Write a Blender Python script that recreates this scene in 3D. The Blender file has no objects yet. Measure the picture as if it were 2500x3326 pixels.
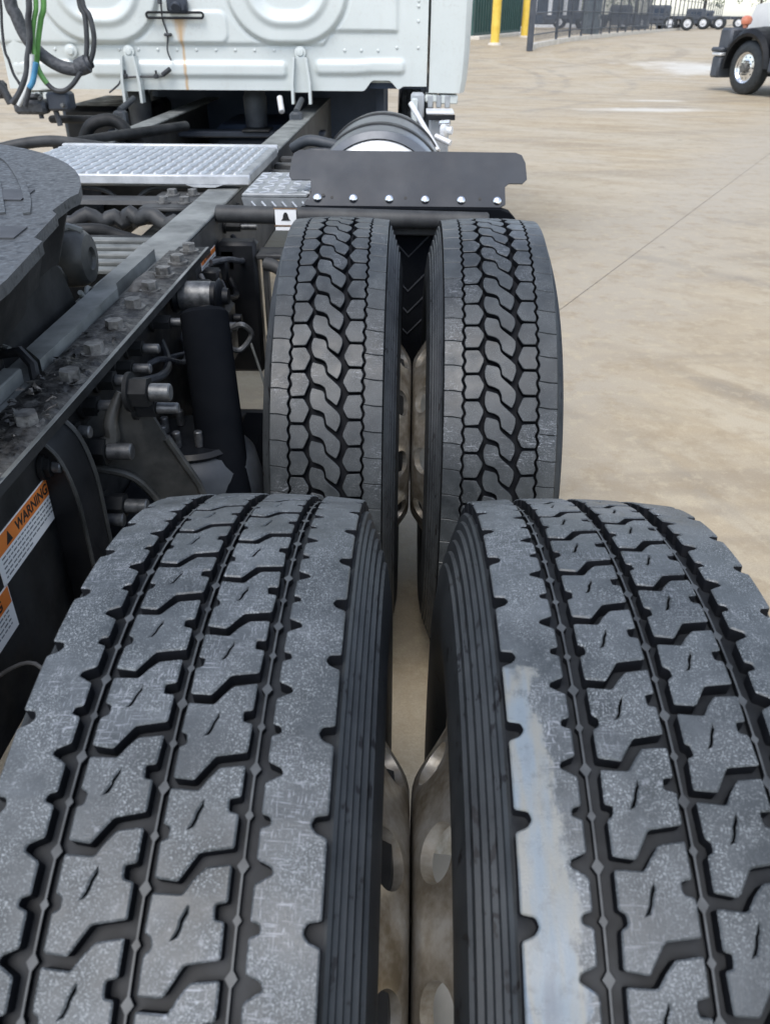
import bpy, bmesh, math, random
from mathutils import Vector, Matrix
random.seed(7)
S = bpy.context.scene
COL = S.collection
rad = math.radians
PI = math.pi

# ------------------------------------------------------------------ camera, sky, sun, exposure
FPX, TH, YAW, ROLL = 1750.0, math.atan((1106 - 35.3) / 1750.0), 0.02608, rad(0.3)
cd = bpy.data.cameras.new('camera')
cd.sensor_fit = 'VERTICAL'; cd.sensor_height = 24.0
cd.lens = 24.0 * FPX / 2212.0
cd.clip_start = 0.02; cd.clip_end = 2000
cam = bpy.data.objects.new('camera', cd); COL.objects.link(cam)
fwd = Vector((-math.sin(YAW) * math.cos(TH), math.cos(YAW) * math.cos(TH), -math.sin(TH)))
r0 = Vector((math.cos(YAW), math.sin(YAW), 0)); u0 = r0.cross(fwd)
rr = r0 * math.cos(ROLL) + u0 * math.sin(ROLL); uu = rr.cross(fwd)
cam.matrix_world = Matrix(((rr.x, uu.x, -fwd.x, -0.02), (rr.y, uu.y, -fwd.y, 0.0), (rr.z, uu.z, -fwd.z, 1.413), (0, 0, 0, 1)))
cd.dof.use_dof = True; cd.dof.focus_distance = 1.15; cd.dof.aperture_fstop = 8.0
S.camera = cam

SUN_EL, SUN_AZ = rad(58), rad(-160)      # azimuth from +Y towards +X
w = bpy.data.worlds.new('World'); S.world = w; w.use_nodes = True
wn = w.node_tree; wn.nodes.clear()
sky = wn.nodes.new('ShaderNodeTexSky'); sky.sky_type = 'NISHITA'; sky.sun_disc = False
sky.sun_elevation = SUN_EL; sky.sun_rotation = SUN_AZ
sky.air_density = 1.0; sky.dust_density = 1.0; sky.ozone_density = 1.0
hs = wn.nodes.new('ShaderNodeHueSaturation'); hs.inputs['Saturation'].default_value = 0.62
bg = wn.nodes.new('ShaderNodeBackground'); bg.inputs['Strength'].default_value = 0.15
wo = wn.nodes.new('ShaderNodeOutputWorld')
wn.links.new(sky.outputs[0], hs.inputs['Color']); wn.links.new(hs.outputs[0], bg.inputs[0]); wn.links.new(bg.outputs[0], wo.inputs[0])
sl = bpy.data.lights.new('sun', 'SUN'); sl.energy = 1.3; sl.angle = rad(35); sl.color = (1.0, 0.955, 0.90)
so = bpy.data.objects.new('sun', sl); COL.objects.link(so)
sd = Vector((math.sin(SUN_AZ) * math.cos(SUN_EL), math.cos(SUN_AZ) * math.cos(SUN_EL), math.sin(SUN_EL)))
so.rotation_euler = sd.to_track_quat('Z', 'Y').to_euler()
S.view_settings.view_transform = 'Standard'; S.view_settings.look = 'None'
S.view_settings.gamma = 1.0; S.view_settings.use_curve_mapping = False
S.view_settings.exposure = 0.97
S.cycles.max_bounces = 6; S.cycles.diffuse_bounces = 3; S.cycles.glossy_bounces = 3

# ------------------------------------------------------------------ materials
MATS = {}
def node(nt, typ, **kw):
    n = nt.nodes.new(typ)
    for k, v in kw.items():
        if k in n.inputs: n.inputs[k].default_value = v
        else: setattr(n, k, v)
    return n
def ramp(nt, fac, stops):
    r = nt.nodes.new('ShaderNodeValToRGB')
    el = r.color_ramp.elements
    while len(el) > 1: el.remove(el[-1])
    el[0].position = stops[0][0]; el[0].color = (*stops[0][1], 1) if not isinstance(stops[0][1], float) else (stops[0][1],) * 3 + (1,)
    for p, c in stops[1:]:
        e = el.new(p); e.color = (*c, 1) if not isinstance(c, float) else (c, c, c, 1)
    nt.links.new(fac, r.inputs[0]); return r.outputs[0]
def mix(nt, fac, a, b):
    m = nt.nodes.new('ShaderNodeMix'); m.data_type = 'RGBA'
    if isinstance(fac, float): m.inputs[0].default_value = fac
    else: nt.links.new(fac, m.inputs[0])
    for i, c in ((6, a), (7, b)):
        if isinstance(c, tuple): m.inputs[i].default_value = (*c, 1)
        else: nt.links.new(c, m.inputs[i])
    return m.outputs[2]
def mth(nt, op, a, b=None, c=None):
    m = nt.nodes.new('ShaderNodeMath'); m.operation = op
    for i, v in enumerate((a, b, c)):
        if v is None: continue
        if isinstance(v, (int, float)): m.inputs[i].default_value = v
        else: nt.links.new(v, m.inputs[i])
    return m.outputs[0]
def noise(nt, vec, scale, detail=4.0, rough=0.55):
    n = nt.nodes.new('ShaderNodeTexNoise'); n.inputs['Scale'].default_value = scale
    n.inputs['Detail'].default_value = detail; n.inputs['Roughness'].default_value = rough
    nt.links.new(vec, n.inputs['Vector']); return n.outputs['Fac']
def mapping(nt, vec, scale=(1, 1, 1), rot=(0, 0, 0), loc=(0, 0, 0)):
    m = nt.nodes.new('ShaderNodeMapping'); m.inputs['Scale'].default_value = scale
    m.inputs['Rotation'].default_value = rot; m.inputs['Location'].default_value = loc
    nt.links.new(vec, m.inputs['Vector']); return m.outputs[0]
def new_mat(name):
    m = bpy.data.materials.new(name); m.use_nodes = True
    nt = m.node_tree; b = nt.nodes['Principled BSDF']
    tc = nt.nodes.new('ShaderNodeTexCoord'); geo = nt.nodes.new('ShaderNodeNewGeometry')
    MATS[name] = m
    return m, nt, b, tc.outputs['Object'], geo.outputs['Position']
def bump(nt, b, h, strength=0.3, dist=0.002):
    n = nt.nodes.new('ShaderNodeBump'); n.inputs['Strength'].default_value = strength; n.inputs['Distance'].default_value = dist
    nt.links.new(h, n.inputs['Height']); nt.links.new(n.outputs[0], b.inputs['Normal'])
def lk(nt, a, b): nt.links.new(a, b)

def basic(name, c1, c2, rough=0.5, metal=0.0, scale=8.0, r2=None, bmp=0.0, bscale=60.0, dist=0.001, world=True, spec=0.5, lo=0.35, hi=0.65):
    m, nt, b, ob, po = new_mat(name)
    v = po if world else ob
    n = noise(nt, v, scale, 6.0, 0.6)
    lk(nt, ramp(nt, n, [(lo, c1), (hi, c2)]), b.inputs['Base Color'])
    b.inputs['Metallic'].default_value = metal
    b.inputs['Specular IOR Level'].default_value = spec
    if r2 is None: b.inputs['Roughness'].default_value = rough
    else: lk(nt, ramp(nt, noise(nt, v, scale * 1.7, 4.0), [(0.3, rough), (0.7, r2)]), b.inputs['Roughness'])
    if bmp: bump(nt, b, noise(nt, v, bscale, 3.0), bmp, dist)
    return m

def rubber(name, base, dust, speck=0.85, rough=0.62, stain=False, streak=0.0):
    """worn tread rubber: dusty base, fine pale grit, faint scuffs"""
    m, nt, b, ob, po = new_mat(name)
    n1 = noise(nt, po, 11.0, 7.0, 0.70)
    c = ramp(nt, n1, [(0.36, base), (0.64, dust)])
    n2 = noise(nt, po, 800.0, 3.0, 0.65)
    n3 = noise(nt, po, 30.0, 3.0, 0.6)
    sp = mth(nt, 'MULTIPLY', ramp(nt, n2, [(0.53, 0.0), (0.64, 1.0)]), ramp(nt, n3, [(0.40, 0.12), (0.60, 1.0)]))
    c = mix(nt, mth(nt, 'MULTIPLY', sp, speck), c, (0.27, 0.295, 0.31))
    n4 = noise(nt, po, 190.0, 3.0, 0.7)
    c = mix(nt, mth(nt, 'MULTIPLY', mth(nt, 'MULTIPLY', ramp(nt, n4, [(0.60, 0.0), (0.70, 1.0)]), ramp(nt, noise(nt, po, 17.0, 3.0), [(0.42, 0.0), (0.62, 1.0)])), speck*0.5), c, (0.26, 0.275, 0.30))
    # scuffs: stretched noise in two directions
    for sc, ro in (((60, 900, 260), 0.35), ((900, 120, 300), -0.5)):
        s = noise(nt, mapping(nt, po, sc, (0, 0, ro)), 1.0, 2.0)
        f = mth(nt, 'MULTIPLY', ramp(nt, s, [(0.60, 0.0), (0.68, 1.0)]), ramp(nt, noise(nt, po, 9.0, 2.0), [(0.48, 0.0), (0.62, 0.8)]))
        c = mix(nt, f, c, (0.23, 0.245, 0.27))
    rg = 0.0
    if stain:
        # dried pale residue on one shoulder: edge broken up by noise, faint colour bands
        wob = noise(nt, po, 34.0, 8.0, 0.72)
        sx = nt.nodes.new('ShaderNodeSeparateXYZ'); lk(nt, po, sx.inputs[0])
        x = mth(nt, 'ADD', sx.outputs[0], mth(nt, 'MULTIPLY', mth(nt, 'SUBTRACT', wob, 0.5), 0.05))
        y = mth(nt, 'ADD', sx.outputs[1], mth(nt, 'MULTIPLY', mth(nt, 'SUBTRACT', wob, 0.5), 0.03))
        # widens towards the near side
        edge = mth(nt, 'ADD', 0.113, mth(nt, 'MULTIPLY', sx.outputs[1], -0.094))
        fx = ramp(nt, mth(nt, 'SUBTRACT', edge, x), [(0.0, 0.0), (0.0015, 1.0)])
        fy = ramp(nt, mth(nt, 'SUBTRACT', 0.436, y), [(0.0, 0.0), (0.002, 1.0)])
        f = mth(nt, 'MULTIPLY', mth(nt, 'MULTIPLY', fx, fy), ramp(nt, noise(nt, po, 120.0, 4.0), [(0.22, 0.3), (0.5, 0.95)]))
        band = noise(nt, mapping(nt, po, (42, 7, 7)), 1.0, 3.0)
        sc2 = ramp(nt, band, [(0.28, (0.10, 0.115, 0.135)), (0.42, (0.135, 0.165, 0.19)), (0.52, (0.165, 0.168, 0.155)), (0.62, (0.11, 0.145, 0.185)), (0.75, (0.15, 0.145, 0.12))])
        c = mix(nt, f, c, sc2)
    oi = nt.nodes.new('ShaderNodeObjectInfo')
    hv = nt.nodes.new('ShaderNodeHueSaturation'); lk(nt, mth(nt, 'ADD', 0.88, mth(nt, 'MULTIPLY', oi.outputs['Random'], 0.26)), hv.inputs['Value']); lk(nt, c, hv.inputs['Color'])
    c = hv.outputs[0]
    lk(nt, c, b.inputs['Base Color'])
    lk(nt, ramp(nt, n3, [(0.3, rough - 0.14), (0.7, rough + 0.08)]), b.inputs['Roughness'])
    b.inputs['Specular IOR Level'].default_value = 0.5
    bump(nt, b, n2, 0.35, 0.0008)
    return m

rubber('tread_rear', (0.024, 0.029, 0.032), (0.074, 0.083, 0.090), rough=0.46)
rubber('tread_rear_stained', (0.024, 0.029, 0.032), (0.074, 0.083, 0.090), rough=0.46, stain=True)
rubber('tread_front', (0.019, 0.0225, 0.025), (0.044, 0.050, 0.054), speck=0.3, rough=0.46)
basic('groove_floor', (0.008, 0.0095, 0.012), (0.022, 0.025, 0.029), 0.55, scale=30, spec=0.25)
basic('groove', (0.005, 0.006, 0.008), (0.010, 0.011, 0.014), 0.7, scale=40, spec=0.12)  # clean black rubber, with the shade in the grooves put into the colour
basic('groove_ridge', (0.03, 0.034, 0.037), (0.07, 0.077, 0.082), 0.5, scale=40)
def sidewall(name):
    m, nt, b, ob, po = new_mat(name)
    n = noise(nt, po, 18.0, 5.0)
    c = ramp(nt, n, [(0.3, (0.015, 0.018, 0.021)), (0.7, (0.036, 0.041, 0.045))])
    d = ramp(nt, noise(nt, mapping(nt, po, (1, 0.5, 0.5)), 95.0, 4.0, 0.65), [(0.615, 0.0), (0.63, 1.0)])
    c = mix(nt, d, c, (0.006, 0.006, 0.007))
    lk(nt, c, b.inputs['Base Color'])
    b.inputs['Roughness'].default_value = 0.5; b.inputs['Specular IOR Level'].default_value = 0.35
    bump(nt, b, noise(nt, po, 90.0, 3.0), 0.2, 0.0015)
sidewall('sidewall')
basic('black_paint', (0.003, 0.004, 0.006), (0.011, 0.012, 0.014), 0.30, spec=0.3, scale=9, r2=0.62, bmp=0.15, bscale=120)
basic('black_dusty', (0.004, 0.005, 0.006), (0.026, 0.027, 0.028), 0.42, spec=0.28, scale=9, r2=0.75, bmp=0.3, bscale=90)
basic('rail_top', (0.085, 0.092, 0.09), (0.21, 0.222, 0.216), 0.45, scale=10, r2=0.68, bmp=0.3, bscale=60)
basic('rail_side', (0.018, 0.019, 0.021), (0.055, 0.057, 0.057), 0.6, scale=12, bmp=0.2)
basic('grease', (0.005, 0.005, 0.005), (0.085, 0.083, 0.078), 0.30, scale=38, r2=0.75, bmp=0.9, bscale=55, dist=0.006, lo=0.42, hi=0.72)
basic('cast_iron', (0.02, 0.022, 0.022), (0.062, 0.063, 0.06), 0.45, scale=16, bmp=0.35, bscale=110)
basic('fifth_wheel_top', (0.022, 0.026, 0.029), (0.062, 0.068, 0.073), 0.32, scale=75, r2=0.72, bmp=0.6, bscale=130, lo=0.34, hi=0.48)
basic('zinc', (0.06, 0.064, 0.068), (0.17, 0.175, 0.18), 0.45, metal=0.6, scale=60)
basic('chrome', (0.75, 0.76, 0.78), (0.85, 0.86, 0.88), 0.16, metal=1.0, scale=5)
basic('bright_aluminium', (0.66, 0.67, 0.68), (0.82, 0.83, 0.84), 0.42, metal=0.35, scale=20)
basic('deck_aluminium', (0.21, 0.225, 0.235), (0.34, 0.355, 0.365), 0.45, metal=0.4, scale=18)
basic('grip_aluminium', (0.50, 0.52, 0.54), (0.66, 0.68, 0.70), 0.4, metal=0.4, scale=25)
def wheel_alu():
    m, nt, b, ob, po = new_mat('wheel_aluminium')
    n = noise(nt, po, 22.0, 6.0, 0.65)
    c = ramp(nt, n, [(0.32, (0.26, 0.22, 0.16)), (0.47, (0.46, 0.425, 0.37)), (0.66, (0.68, 0.68, 0.665))])
    s = ramp(nt, noise(nt, mapping(nt, po, (8, 40, 40)), 1.0, 4.0), [(0.5, 0.0), (0.68, 0.5)])
    c = mix(nt, s, c, (0.24, 0.2, 0.145))
    lk(nt, c, b.inputs['Base Color'])
    b.inputs['Metallic'].default_value = 0.7
    lk(nt, ramp(nt, n, [(0.3, 0.48), (0.7, 0.30)]), b.inputs['Roughness'])
    bump(nt, b, noise(nt, po, 140.0, 3.0), 0.2, 0.001)
wheel_alu()
def cab_paint():
    m, nt, b, ob, po = new_mat('cab_white')
    n = noise(nt, po, 3.0, 5.0)
    c = ramp(nt, n, [(0.3, (0.535, 0.575, 0.565)), (0.7, (0.59, 0.632, 0.622))])
    g = ramp(nt, noise(nt, mapping(nt, po, (14, 1, 3)), 1.0, 5.0), [(0.58, 0.0), (0.8, 0.25)])
    c = mix(nt, g, c, (0.45, 0.44, 0.40))
    gr = mth(nt, 'MULTIPLY', ramp(nt, noise(nt, po, 60.0, 5.0, 0.7), [(0.52, 0.0), (0.68, 1.0)]), ramp(nt, noise(nt, mapping(nt, po, (2, 1, 9)), 1.0, 3.0), [(0.42, 0.0), (0.7, 0.35)]))
    c = mix(nt, gr, c, (0.36, 0.34, 0.30))
    # rust run under the light bracket (a stain with its own shape)
    sx = nt.nodes.new('ShaderNodeSeparateXYZ'); lk(nt, po, sx.inputs[0])
    wv = mth(nt, 'MULTIPLY', mth(nt, 'SUBTRACT', noise(nt, po, 9.0, 3.0), 0.5), 0.03)
    d = mth(nt, 'ABSOLUTE', mth(nt, 'ADD', mth(nt, 'ADD', sx.outputs[0], 1.25), wv))
    wd = mth(nt, 'ADD', 0.012, mth(nt, 'MULTIPLY', mth(nt, 'MAXIMUM', mth(nt, 'SUBTRACT', sx.outputs[2], 1.27), 0.0), 0.30))
    f = mth(nt, 'SUBTRACT', 1.0, mth(nt, 'DIVIDE', d, wd))
    f = mth(nt, 'MULTIPLY', mth(nt, 'MAXIMUM', f, 0.0), mth(nt, 'LESS_THAN', sx.outputs[2], 1.402))
    f = mth(nt, 'MULTIPLY', f, ramp(nt, noise(nt, mapping(nt, po, (90, 1, 6)), 1.0, 3.0), [(0.3, 0.35), (0.7, 0.9)]))
    c = mix(nt, mth(nt, 'MINIMUM', mth(nt, 'MULTIPLY', f, 1.5), 0.8), c, (0.50, 0.30, 0.12))
    lk(nt, c, b.inputs['Base Color'])
    b.inputs['Roughness'].default_value = 0.34; b.inputs['Coat Weight'].default_value = 0.3
cab_paint()
basic('white_paint', (0.68, 0.70, 0.70), (0.76, 0.78, 0.78), 0.32, scale=3)
basic('grey_paint', (0.30, 0.32, 0.34), (0.40, 0.42, 0.44), 0.45, scale=6)
basic('flap_plastic', (0.016, 0.020, 0.028), (0.028, 0.034, 0.044), 0.45, scale=5, r2=0.6, spec=0.4)
basic('mud_rubber', (0.003, 0.004, 0.006), (0.006, 0.007, 0.009), 0.85, scale=9, spec=0.05)
basic('mud_emboss', (0.02, 0.023, 0.028), (0.035, 0.038, 0.045), 0.5, scale=9)
basic('hose_black', (0.022, 0.024, 0.028), (0.05, 0.054, 0.06), 0.45, scale=30)
basic('loom_black', (0.030, 0.034, 0.042), (0.075, 0.08, 0.09), 0.55, scale=60, bmp=0.8, bscale=90, dist=0.004)
basic('hose_green', (0.09, 0.24, 0.06), (0.13, 0.33, 0.09), 0.35, scale=20)
basic('hose_blue', (0.04, 0.16, 0.30), (0.07, 0.25, 0.42), 0.35, scale=20)
basic('hose_pale', (0.50, 0.52, 0.52), (0.62, 0.64, 0.63), 0.4, scale=20)
basic('dark_blue_grey', (0.020, 0.027, 0.040), (0.045, 0.055, 0.074), 0.55, scale=4)
basic('underbody_haze', (0.022, 0.036, 0.065), (0.04, 0.058, 0.095), 0.7, scale=5)  # blue haze under the cab is put into this colour
basic('spring_rubber', (0.03, 0.036, 0.044), (0.055, 0.062, 0.07), 0.55, scale=14)
basic('sticker_white', (0.82, 0.83, 0.82), (0.88, 0.88, 0.87), 0.5, scale=20)
basic('sticker_orange', (0.72, 0.19, 0.035), (0.80, 0.25, 0.05), 0.5, scale=20)
basic('sticker_red', (0.55, 0.06, 0.04), (0.62, 0.09, 0.05), 0.5, scale=20)
basic('print_black', (0.012, 0.012, 0.012), (0.02, 0.02, 0.02), 0.6, scale=20)
basic('print_grey', (0.14, 0.15, 0.16), (0.24, 0.25, 0.26), 0.6, scale=80)
basic('yellow_paint', (0.68, 0.46, 0.06), (0.78, 0.56, 0.10), 0.5, scale=4)
basic('green_steel', (0.018, 0.065, 0.058), (0.03, 0.088, 0.078), 0.6, scale=2)
basic('concrete', (0.50, 0.46, 0.39), (0.64, 0.60, 0.53), 0.8, scale=3)
basic('cabinet_grey', (0.11, 0.14, 0.16), (0.15, 0.18, 0.20), 0.5, scale=3)
basic('far_dark', (0.035, 0.042, 0.054), (0.07, 0.08, 0.098), 0.55, scale=2)
basic('far_white', (0.55, 0.56, 0.58), (0.68, 0.69, 0.70), 0.5, scale=1)
basic('far_glass', (0.03, 0.04, 0.06), (0.05, 0.065, 0.09), 0.2, scale=1)
basic('amber_lens', (0.55, 0.17, 0.10), (0.62, 0.26, 0.17), 0.3, scale=12)
basic('leaf', (0.045, 0.085, 0.030), (0.10, 0.16, 0.06), 0.7, scale=2)
basic('leaf_dark', (0.03, 0.06, 0.026), (0.065, 0.11, 0.05), 0.7, scale=2)
basic('bark', (0.05, 0.042, 0.034), (0.11, 0.095, 0.08), 0.85, scale=6)
basic('bolt_dirty', (0.03, 0.03, 0.03), (0.17, 0.17, 0.165), 0.5, scale=60, bmp=0.6, bscale=200)
basic('fifth_wheel_dark', (0.025, 0.027, 0.031), (0.055, 0.058, 0.064), 0.55, scale=24)
basic('dirt_crust', (0.05, 0.048, 0.045), (0.15, 0.145, 0.135), 0.7, scale=40, bmp=0.7, bscale=120, dist=0.004)
basic('barrel_aluminium', (0.50, 0.50, 0.49), (0.66, 0.66, 0.65), 0.38, metal=0.45, scale=12)
basic('tank_steel', (0.09, 0.098, 0.11), (0.15, 0.16, 0.175), 0.3, metal=0.4, scale=6)
basic('hub_dark', (0.06, 0.06, 0.06), (0.14, 0.135, 0.125), 0.6, scale=20)
basic('debris', (0.05, 0.048, 0.045), (0.30, 0.27, 0.24), 0.75, scale=50)
basic('rust_metal', (0.13, 0.07, 0.035), (0.28, 0.17, 0.09), 0.75, scale=20)

def ground_mat():
    m, nt, b, ob, po = new_mat('worn_concrete')
    sx = nt.nodes.new('ShaderNodeSeparateXYZ'); lk(nt, po, sx.inputs[0])
    n1 = noise(nt, po, 0.55, 7.0, 0.66)
    c = ramp(nt, n1, [(0.30, (0.345, 0.265, 0.162)), (0.46, (0.395, 0.316, 0.206)), (0.58, (0.408, 0.338, 0.235)), (0.72, (0.363, 0.316, 0.235))])
    def arcs(cx, cy, freq, ang, lo, hi, seed, det=5.0):
        dx = mth(nt, 'SUBTRACT', sx.outputs[0], cx); dy = mth(nt, 'SUBTRACT', sx.outputs[1], cy)
        r = mth(nt, 'SQRT', mth(nt, 'ADD', mth(nt, 'MULTIPLY', dx, dx), mth(nt, 'MULTIPLY', dy, dy)))
        a = mth(nt, 'ARCTAN2', dy, dx)
        cv = nt.nodes.new('ShaderNodeCombineXYZ'); lk(nt, mth(nt, 'MULTIPLY', r, freq), cv.inputs[0])
        lk(nt, mth(nt, 'MULTIPLY', a, ang), cv.inputs[1]); cv.inputs[2].default_value = seed
        return ramp(nt, noise(nt, cv.outputs[0], 1.0, det, 0.68), [(lo, 0.0), (lo+(hi-lo)*0.75, 1.0)])
    patch = ramp(nt, noise(nt, po, 0.35, 3.0), [(0.40, 0.15), (0.62, 1.0)])
    # sweeping tyre marks: turning circles about a near and two far centres
    c = mix(nt, mth(nt, 'MULTIPLY', mth(nt, 'MULTIPLY', arcs(-2.0, 1.0, 2.6, 3.0, 0.50, 0.66, 3.0), patch), 0.8), c, (0.269, 0.223, 0.159))
    c = mix(nt, mth(nt, 'MULTIPLY', arcs(-2.0, 1.0, 3.4, 3.5, 0.50, 0.62, 14.0), 0.8), c, (0.469, 0.4, 0.287))
    c = mix(nt, mth(nt, 'MULTIPLY', arcs(-3.0, 36.0, 1.3, 2.4, 0.50, 0.62, 9.0), 0.7), c, (0.282, 0.233, 0.167))
    c = mix(nt, mth(nt, 'MULTIPLY', arcs(16, 30.0, 0.9, 3.0, 0.50, 0.64, 21.0), 0.7), c, (0.451, 0.39, 0.287))
    # paler, greyer band beside the slab joint: wet sheen put into the colour
    dj = mth(nt, 'ABSOLUTE', mth(nt, 'ADD', mth(nt, 'MULTIPLY', mth(nt, 'SUBTRACT', sx.outputs[0], 1.22), 0.874), mth(nt, 'MULTIPLY', mth(nt, 'SUBTRACT', sx.outputs[1], 5.21), -0.486)))
    dj = mth(nt, 'ADD', dj, mth(nt, 'MULTIPLY', mth(nt, 'SUBTRACT', noise(nt, po, 1.1, 5.0, 0.65), 0.5), 2.2))
    c = mix(nt, mth(nt, 'MULTIPLY', ramp(nt, dj, [(0.25, 1.0), (1.5, 0.0)]), 0.9), c, (0.395, 0.347, 0.273))
    # single tyre tracks curving through the yard, worn patchily
    brk = ramp(nt, noise(nt, po, 0.8, 5.0, 0.7), [(0.40, 0.0), (0.60, 1.0)])
    wv = mth(nt, 'MULTIPLY', mth(nt, 'SUBTRACT', noise(nt, po, 0.5, 3.0), 0.5), 0.7)
    for (cx, cy, r0, wd, st) in ((-6.0, 24.0, 9.3, 0.16, 0.6), (-6.0, 24.0, 9.9, 0.14, 0.55), (-6.0, 24.0, 11.4, 0.16, 0.55), (13.0, 33.0, 16.0, 0.18, 0.5), (13.0, 33.0, 18.0, 0.18, 0.5), (-2.0, 1.0, 3.4, 0.07, 0.5), (-2.0, 1.0, 4.15, 0.08, 0.5), (-2.0, 1.0, 5.9, 0.10, 0.5), (-2.0, 1.0, 7.6, 0.10, 0.45)):
        dx = mth(nt, 'SUBTRACT', sx.outputs[0], cx); dy = mth(nt, 'SUBTRACT', sx.outputs[1], cy)
        r = mth(nt, 'SQRT', mth(nt, 'ADD', mth(nt, 'MULTIPLY', dx, dx), mth(nt, 'MULTIPLY', dy, dy)))
        d = mth(nt, 'ABSOLUTE', mth(nt, 'ADD', mth(nt, 'SUBTRACT', r, r0), wv))
        f = mth(nt, 'MULTIPLY', ramp(nt, mth(nt, 'DIVIDE', d, wd), [(0.3, 1.0), (1.0, 0.0)]), brk)
        c = mix(nt, mth(nt, 'MULTIPLY', f, st), c, (0.205, 0.185, 0.155))
    # mottling, grit and spots
    c = mix(nt, mth(nt, 'MULTIPLY', ramp(nt, noise(nt, po, 5.0, 6.0, 0.72), [(0.50, 0.0), (0.64, 1.0)]), 0.55), c, (0.295, 0.227, 0.14))
    c = mix(nt, mth(nt, 'MULTIPLY', ramp(nt, noise(nt, po, 13.0, 5.0, 0.72, ), [(0.52, 0.0), (0.64, 1.0)]), 0.5), c, (0.499, 0.419, 0.287))
    c = mix(nt, mth(nt, 'MULTIPLY', ramp(nt, noise(nt, po, 170.0, 4.0, 0.75), [(0.42, 0.0), (0.66, 1.0)]), 0.38), c, (0.231, 0.184, 0.119))
    c = mix(nt, mth(nt, 'MULTIPLY', ramp(nt, noise(nt, po, 90.0, 4.0, 0.75), [(0.56, 0.0), (0.70, 1.0)]), 0.35), c, (0.55, 0.464, 0.332))
    c = mix(nt, mth(nt, 'MULTIPLY', ramp(nt, noise(nt, po, 3.1, 2.0, 0.5), [(0.71, 0.0), (0.76, 1.0)]), 0.5), c, (0.175, 0.146, 0.106))
    # puddles: their sky reflection is put into a pale colour, with a smoother surface
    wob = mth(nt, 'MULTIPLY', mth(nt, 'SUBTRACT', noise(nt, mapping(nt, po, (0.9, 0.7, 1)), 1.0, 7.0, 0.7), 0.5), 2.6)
    puddle_glint = None
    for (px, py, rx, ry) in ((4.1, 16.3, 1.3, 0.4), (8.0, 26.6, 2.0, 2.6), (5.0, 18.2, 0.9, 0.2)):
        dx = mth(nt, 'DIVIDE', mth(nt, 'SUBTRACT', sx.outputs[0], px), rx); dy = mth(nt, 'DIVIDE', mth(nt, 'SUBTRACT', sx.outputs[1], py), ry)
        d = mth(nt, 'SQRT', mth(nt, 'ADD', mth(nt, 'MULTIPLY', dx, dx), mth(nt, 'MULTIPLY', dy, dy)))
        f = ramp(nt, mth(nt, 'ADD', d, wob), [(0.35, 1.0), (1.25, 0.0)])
        puddle_glint = f if puddle_glint is None else mth(nt, 'MAXIMUM', puddle_glint, f)
    c = mix(nt, mth(nt, 'MULTIPLY', puddle_glint, 0.75), c, (0.575, 0.528, 0.442))
    lk(nt, c, b.inputs['Base Color'])
    lk(nt, mth(nt, 'SUBTRACT', ramp(nt, n1, [(0.35, 0.74), (0.65, 0.55)]), mth(nt, 'MULTIPLY', puddle_glint, 0.22)), b.inputs['Roughness'])
    b.inputs['Specular IOR Level'].default_value = 0.5
    n = nt.nodes.new('ShaderNodeBump'); n.inputs['Distance'].default_value = 0.004; n.inputs['Strength'].default_value = 0.4
    lk(nt, noise(nt, po, 80.0, 6.0, 0.75), n.inputs['Height']); lk(nt, n.outputs[0], b.inputs['Normal'])
ground_mat()

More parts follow.
